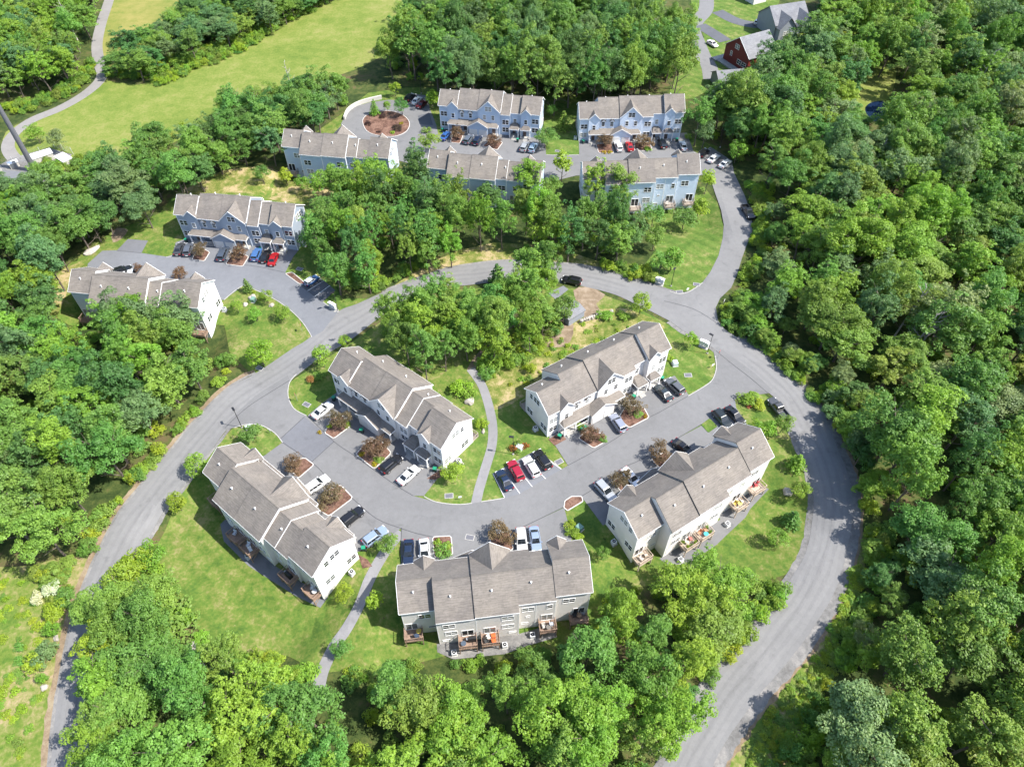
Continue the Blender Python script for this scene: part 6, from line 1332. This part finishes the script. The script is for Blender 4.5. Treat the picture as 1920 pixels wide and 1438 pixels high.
for i in range(len(pw)-1):
    for c in range(2):
        m = Vector(pw[i]).lerp(Vector(pw[i+1]), .5); bm = bmesh.new(); bmesh.ops.create_icosphere(bm, subdivisions=1, radius=.45)
        for v in bm.verts: v.co *= rs.uniform(.75, 1.15)
        me = bpy.data.meshes.new('stone'); bm.to_mesh(me); bm.free(); me.materials.append(M['stone']); link('stone', me, sw, (m.x+rs.normal()*.1, m.y+rs.normal()*.1, .25+c*.42))

# ------------------------------------------------------------------ the mast and its compound
def mast(px, py, h, r0, r1, m, lab, arms=True):
    x, y, z = G(px, py); o = thing('telecom_mast', lab, 'mast', (x, y, z))
    MB().box(-1.6, 1.6, -1.6, 1.6, -.3, .3).build('footing', M['concrete'], o)
    for k in range(4): MB().tube((0, 0, .3+h*k/4), (0, 0, .3+h*(k+1)/4), r0+(r1-r0)*k/4, r0+(r1-r0)*(k+1)/4-.02, 16).build('pole_section', M[m], o)
    if arms:
        for k in range(3):
            a = k*2*pi/3; MB().tube((0, 0, h-1), (1.8*cos(a), 1.8*sin(a), h-1), .06).build('arm', M['grey'], o)
            MB().box(1.8*cos(a)-.15, 1.8*cos(a)+.15, 1.8*sin(a)-.15, 1.8*sin(a)+.15, h-2, h).build('antenna', M['lightgrey'], o)
mast(67, 321, 36, .75, .4, 'steel', 'tall dark monopole mast rising from the fenced compound'); mast(14, 92, 30, .5, .3, 'lightgrey', 'pale grey pole beyond the wood by the track')
def cabin(a, b, depth, h, lab, mw='white', flat=True):
    (xa, ya, za), (xb, yb, zb) = G(*a), G(*b); L = math.hypot(xb-xa, yb-ya); rz = math.atan2(yb-ya, xb-xa)
    o = thing('equipment_shelter', lab, 'shelter', (xa, ya, 0), rz, 'shelters in the mast compound'); MB().box(0, L, 0, depth, -.1, h).build('cabinet', M['blockwall'], o)
    MB().box(-.15, L+.15, -.15, depth+.15, h+.001, h+.16).build('roof', M[mw], o); MB().box(L*.4, L*.4+.9, -.04, -.003, .1, 2.0).build('door', M['grey'], o)
cabin((70, 314), (106, 302), 2.6, 2.4, 'long white roofed equipment shelter beside the mast'); cabin((110, 308), (126, 318), 2.4, 2.2, 'small white equipment shelter at the compound corner'); cabin((22, 318), (38, 312), 1.2, 1.4, 'low white cabinet at the compound fence', 'white'); cabin((-12, 334), (8, 328), 2.4, 2.2, 'grey cabinet at the picture edge in the compound', 'grey')
def fence(pts, lab, h=2.2):
    o = thing('wire_fence', lab, 'fence', (0, 0, 0), 0, 'fences of the mast compound'); P = [G(*q)[:2] for q in pts]; wires = MB(); po = MB().tube((0, 0, -.3), (0, 0, h), .045, n=6).mesh('post', M['lightgrey'])
    for (xa, ya), (xb, yb) in zip(P[:-1], P[1:]):
        n = max(1, int(math.hypot(xb-xa, yb-ya)/2.8))
        for k in range(n+1): link('post', po, o, (xa+(xb-xa)*k/n, ya+(yb-ya)*k/n, 0))
        for z in np.linspace(.1, h-.05, 9): wires.tube((xa, ya, z), (xb, yb, z), .010, n=3, cap=False)
        for k in range(n*9): t = (k+.5)/(n*9); wires.tube((xa+(xb-xa)*t, ya+(yb-ya)*t, .1), (xa+(xb-xa)*t, ya+(yb-ya)*t, h-.05), .007, n=3, cap=False)
    tag(wires.build('mesh', M['grey'], o), kind='stuff')
fence([(3, 314), (52, 302), (103, 277), (138, 290)], 'wire mesh fence along the upper side of the mast compound')

# ------------------------------------------------------------------ dead trees and leaning trunks
def dead_tree(px, py, h, lean, az, lab, seed, spread=1.0):
    rs = np.random.RandomState(seed); x, y, z = G(px, py); o = thing('dead_tree', lab, 'tree', (x, y, z), 0, 'bare dead trees in the woods')
    mb = MB(); d = Vector((sin(lean)*cos(az), sin(lean)*sin(az), cos(lean))); base = Vector((0, 0, -.4)); top = d*h
    for k in range(4): mb.tube(base.lerp(top, k/4), base.lerp(top, (k+1)/4), .26*(1-k*.2), .26*(1-(k+1)*.2), 6, k == 3)
    mb.build('trunk', M['deadwood'], o)
    for k in range(9):
        t = .4+.58*k/8; a = base.lerp(top, t); q = rs.uniform(0, 6.28); L = h*.24*(1.25-t)*spread*rs.uniform(.8, 1.4)
        m = a+Vector((cos(q), sin(q), .8))*L*.55; e = m+Vector((cos(q+.5), sin(q+.5), .9))*L*.5; b = MB().tube(a, m, .09, .06, 5).tube(m, e, .06, .02, 5).tube(m, m+Vector((cos(q-.9), sin(q-.9), .6))*L*.4, .045, .015, 4); b.build('branch', M['deadwood'], o)
for i, (px, py, h, ln, az, lab) in enumerate(((1690, 680, 14, .1, 0, 'bare pale dead tree among the trees right of the bend, left trunk'), (1700, 684, 15, .16, .6, 'bare pale dead tree among the trees right of the bend, right trunk'), (1664, 650, 15, .25, .7, 'slim leaning bare trunk right of the bend'), (1812, 205, 17, .1, 1.0, 'crooked dead tree in the dark gap at the upper right'), (552, 186, 11, .12, 2.2, 'bare grey dead tree in the belt below the field'), (1050, 150, 12, .5, .9, 'leaning bare trunk at the edge of the woods behind the top lane'), (110, 68, 15, .45, 2.4, 'leaning pale birch trunk in the wood by the track, left'), (150, 85, 15, .3, 2.2, 'leaning pale birch trunk in the wood by the track, right'), (1615, 345, 12, .2, .4, 'grey bare tree in the woods below the pond'), (385, 1255, 8, .1, 1.0, 'thin bare tree in the clearing left of the lower woods'))): dead_tree(px, py, h, ln, az, lab, i+11)

# paved strips under the decks
def house_area(key, pts, mat, off, name='patio'):
    area(name, None, mat, off, world=[at_house(key, x, y)[:2] for x, y in pts])
house_area('E', [(4.5, 9.3), (18.5, 9.3), (18.5, 8.4), (23.5, 8.4), (23.5, 7.3), (29.5, 7.3), (30.2, 9.5), (28.0, 9.9), (24.5, 10.6), (22.5, 11.4), (17.0, 12.2), (14.5, 12.6), (8.0, 12.6), (5.0, 11.0)], 'drive', 0.06)
house_area('F', [(4.6, 9.3), (17.8, 9.3), (23.4, 8.4), (23.4, 10.6), (18.5, 11.4), (15.0, 12.2), (7.0, 12.0), (4.6, 10.6)], 'gravel', 0.06)
house_area('B', [(3.5, 7.2), (5.1, 9.3), (18.0, 9.3), (23.5, 8.4), (28.6, 7.4), (29.0, 9.4), (24.5, 10.6), (18.0, 11.6), (14.0, 12.2), (7.0, 12.0), (3.8, 10.4)], 'lot', 0.06)

# ------------------------------------------------------------------ furniture on the decks
def chair_parts(o, col, cush=None):
    MB().box(-.3, .3, -.28, .28, .38, .44).build('seat', M['tint'], o, color=cush or col); MB().prism([(.24, .44), (.30, .44), (.42, 1.0), (.36, 1.0)], 'x', -.3, .3).build('backrest', M['tint'], o, color=cush or col)
    for sx in (-.27, .27):
        for sy in (-.25, .25): MB().box(sx-.025, sx+.025, sy-.025, sy+.025, 0, .38).build('leg', M['tint'], o, color=col)
        MB().box(sx-.04, sx+.04, -.28, .30, .6, .64).build('armrest', M['tint'], o, color=col)
def chair(key, x, y, rz, col, lab, cush=None):
    wx, wy, _ = at_house(key, x, y); o = thing('patio_chair', lab, 'chair', (wx, wy, .12), radians(TOWN[key][2])+rz, 'chairs on the decks'); chair_parts(o, col, cush)
def table(key, x, y, col, lab, r=.42):
    wx, wy, _ = at_house(key, x, y); o = thing('patio_table', lab, 'table', (wx, wy, .12), radians(TOWN[key][2]), 'tables on the decks')
    MB().tube((0, 0, .66), (0, 0, .71), r, n=14).build('table_top', M['tint'], o, color=col)
    for k in range(3): a = k*2.1; MB().tube((.3*cos(a), .3*sin(a), 0), (.15*cos(a), .15*sin(a), .66), .025, n=5).build('leg', M['tint'], o, color=(.1, .1, .1))
def grill(key, x, y, lab):
    wx, wy, _ = at_house(key, x, y); o = thing('covered_grill', lab, 'grill', (wx, wy, .12), radians(TOWN[key][2]), 'grills on the decks')
    MB().prism([(-.35, 0), (.35, 0), (.32, .8), (.2, 1.05), (-.2, 1.05), (-.32, .8)], 'x', -.6, .6).build('cover', M['black'], o); MB().box(-.95, -.602, -.2, .2, .75, .8).build('side_shelf', M['grey'], o)
def pot(key, x, y, lab, col='fresh', h=.9):
    wx, wy, _ = at_house(key, x, y); o = plant('tuft', wx, wy, h, .35, col, 'potted_plant', lab, 'plant', 'potted plants on the decks', z=.35)
    MB().tube((0, 0, -.4), (0, 0, .12), .26, .38, 10).build('pot', M['tint'], o, color=(.22, .09, .05))
OR, RE, BR, TN = (.50, .10, .02), (.50, .03, .04), (.16, .09, .06), (.45, .42, .38)
chair('F', 13.5, 10.1, 1.6, OR, 'orange chair at the back of the third deck of the lowest row'); chair('F', 13.5, 10.9, 1.6, OR, 'orange chair at the front of the third deck of the lowest row'); chair('F', 12.3, 10.8, 0.3, (.03, .03, .03), 'black chair on the third deck of the lowest row'); table('F', 12.7, 10.2, TN, 'pale round table on the third deck of the lowest row')
grill('F', 10.2, 10.2, 'covered black grill on the second deck of the lowest row'); table('F', 8.8, 10.8, (.05, .07, .10), 'dark table on the second deck of the lowest row')
chair('F', 1.8, 8.6, 2.0, (.03, .05, .09), 'dark blue chair on the first deck of the lowest row'); table('F', 2.1, 8.0, (.4, .3, .05), 'yellow table on the first deck of the lowest row'); chair('F', 21.4, 9.6, .2, (.03, .03, .03), 'black chair on the fourth deck of the lowest row', TN); chair('F', 22.7, 9.4, 1.6, (.03, .03, .03), 'second chair with pale cushion on the fourth deck of the lowest row', (.45, .48, .55)); table('F', 22.1, 9.9, (.12, .11, .1), 'grey table on the fourth deck of the lowest row')
chair('F', 26.4, 8.4, -1.5, (.03, .03, .03), 'black chair at the left of the fifth deck of the lowest row'); chair('F', 27.8, 8.3, 1.5, (.1, .1, .1), 'grey chair at the right of the fifth deck of the lowest row', (.3, .3, .33)); table('F', 27.1, 8.6, (.3, .2, .12), 'wood table on the fifth deck of the lowest row')
for x, y, rz, lab in ((26.3, 8.0, .3, 'first red chair on the corner deck of the bend row'), (27.2, 8.3, 1.2, 'second red chair on the corner deck of the bend row'), (27.9, 8.0, 2.0, 'third red chair on the corner deck of the bend row')): chair('E', x, y, rz, RE, lab)
table('E', 22.0, 9.6, (.5, .4, .1), 'yellow topped table on the fourth deck of the bend row'); chair('E', 21.3, 9.2, -1.2, BR, 'brown chair with yellow cushion on the fourth deck of the bend row', (.5, .36, .06)); chair('E', 22.7, 9.5, 1.4, BR, 'brown chair with white cushion on the fourth deck of the bend row', (.6, .58, .52))
chair('E', 12.3, 10.1, -1.2, BR, 'brown chair at the left of the third deck of the bend row', (.5, .2, .1)); chair('E', 13.4, 10.3, 1.3, BR, 'brown chair at the right of the third deck of the bend row', (.5, .2, .1)); table('E', 12.9, 10.9, (.05, .35, .42), 'turquoise table on the third deck of the bend row')
for x, y, c, lab in ((8.5, 9.9, 'fresh', 'potted plant at the left back of the crowded second deck of the bend row'), (8.7, 11.0, 'lime', 'potted plant at the left front of the crowded deck'), (9.4, 11.1, 'moss', 'potted plant at the middle front of the crowded deck'), (10.4, 11.0, 'lime', 'potted plant at the right front of the crowded deck'), (13.9, 10.0, 'fresh', 'potted plant by the door of the third deck of the bend row'), (13.9, 10.9, 'fresh', 'potted plant at the corner of the third deck of the bend row')): pot('E', x, y, lab, c)
chair('E', 9.3, 10.2, .4, BR, 'brown chair among the pots on the crowded deck', (.6, .55, .45)); chair('E', 10.2, 10.1, 1.2, (.1, .1, .1), 'dark chair among the pots on the crowded deck', (.5, .12, .1)); chair('E', .9, 8.5, .3, BR, 'brown chair on the first deck of the bend row', TN); chair('E', 1.9, 8.4, 1.3, BR, 'second brown chair on the first deck of the bend row', (.4, .36, .3))
chair('B', 8.9, 10.3, .4, (.1, .1, .1), 'grey chair on the second deck of the lawn row', (.5, .52, .55)); chair('B', 12.5, 10.2, .4, (.3, .3, .3), 'pale chair on the third deck of the lawn row', (.6, .62, .65)); chair('B', 13.5, 10.5, 1.3, (.3, .3, .3), 'second pale chair on the third deck of the lawn row', (.6, .62, .65)); grill('B', 22.0, 9.4, 'covered grill on the fourth deck of the lawn row'); chair('B', 26.7, 8.4, .6, (.3, .3, .3), 'pale chair on the corner deck of the lawn row', (.6, .62, .6)); table('B', 27.5, 8.6, (.5, .5, .48), 'pale table on the corner deck of the lawn row')
chair('A5', 21.5, 9.5, .4, (.3, .25, .2), 'tan chair on the fourth deck of the east blue row', TN); chair('A5', 26.5, 8.4, .8, (.3, .25, .2), 'tan chair on the corner deck of the east blue row', TN); grill('D', 12.5, 10.3, 'covered grill behind the sunlit row')
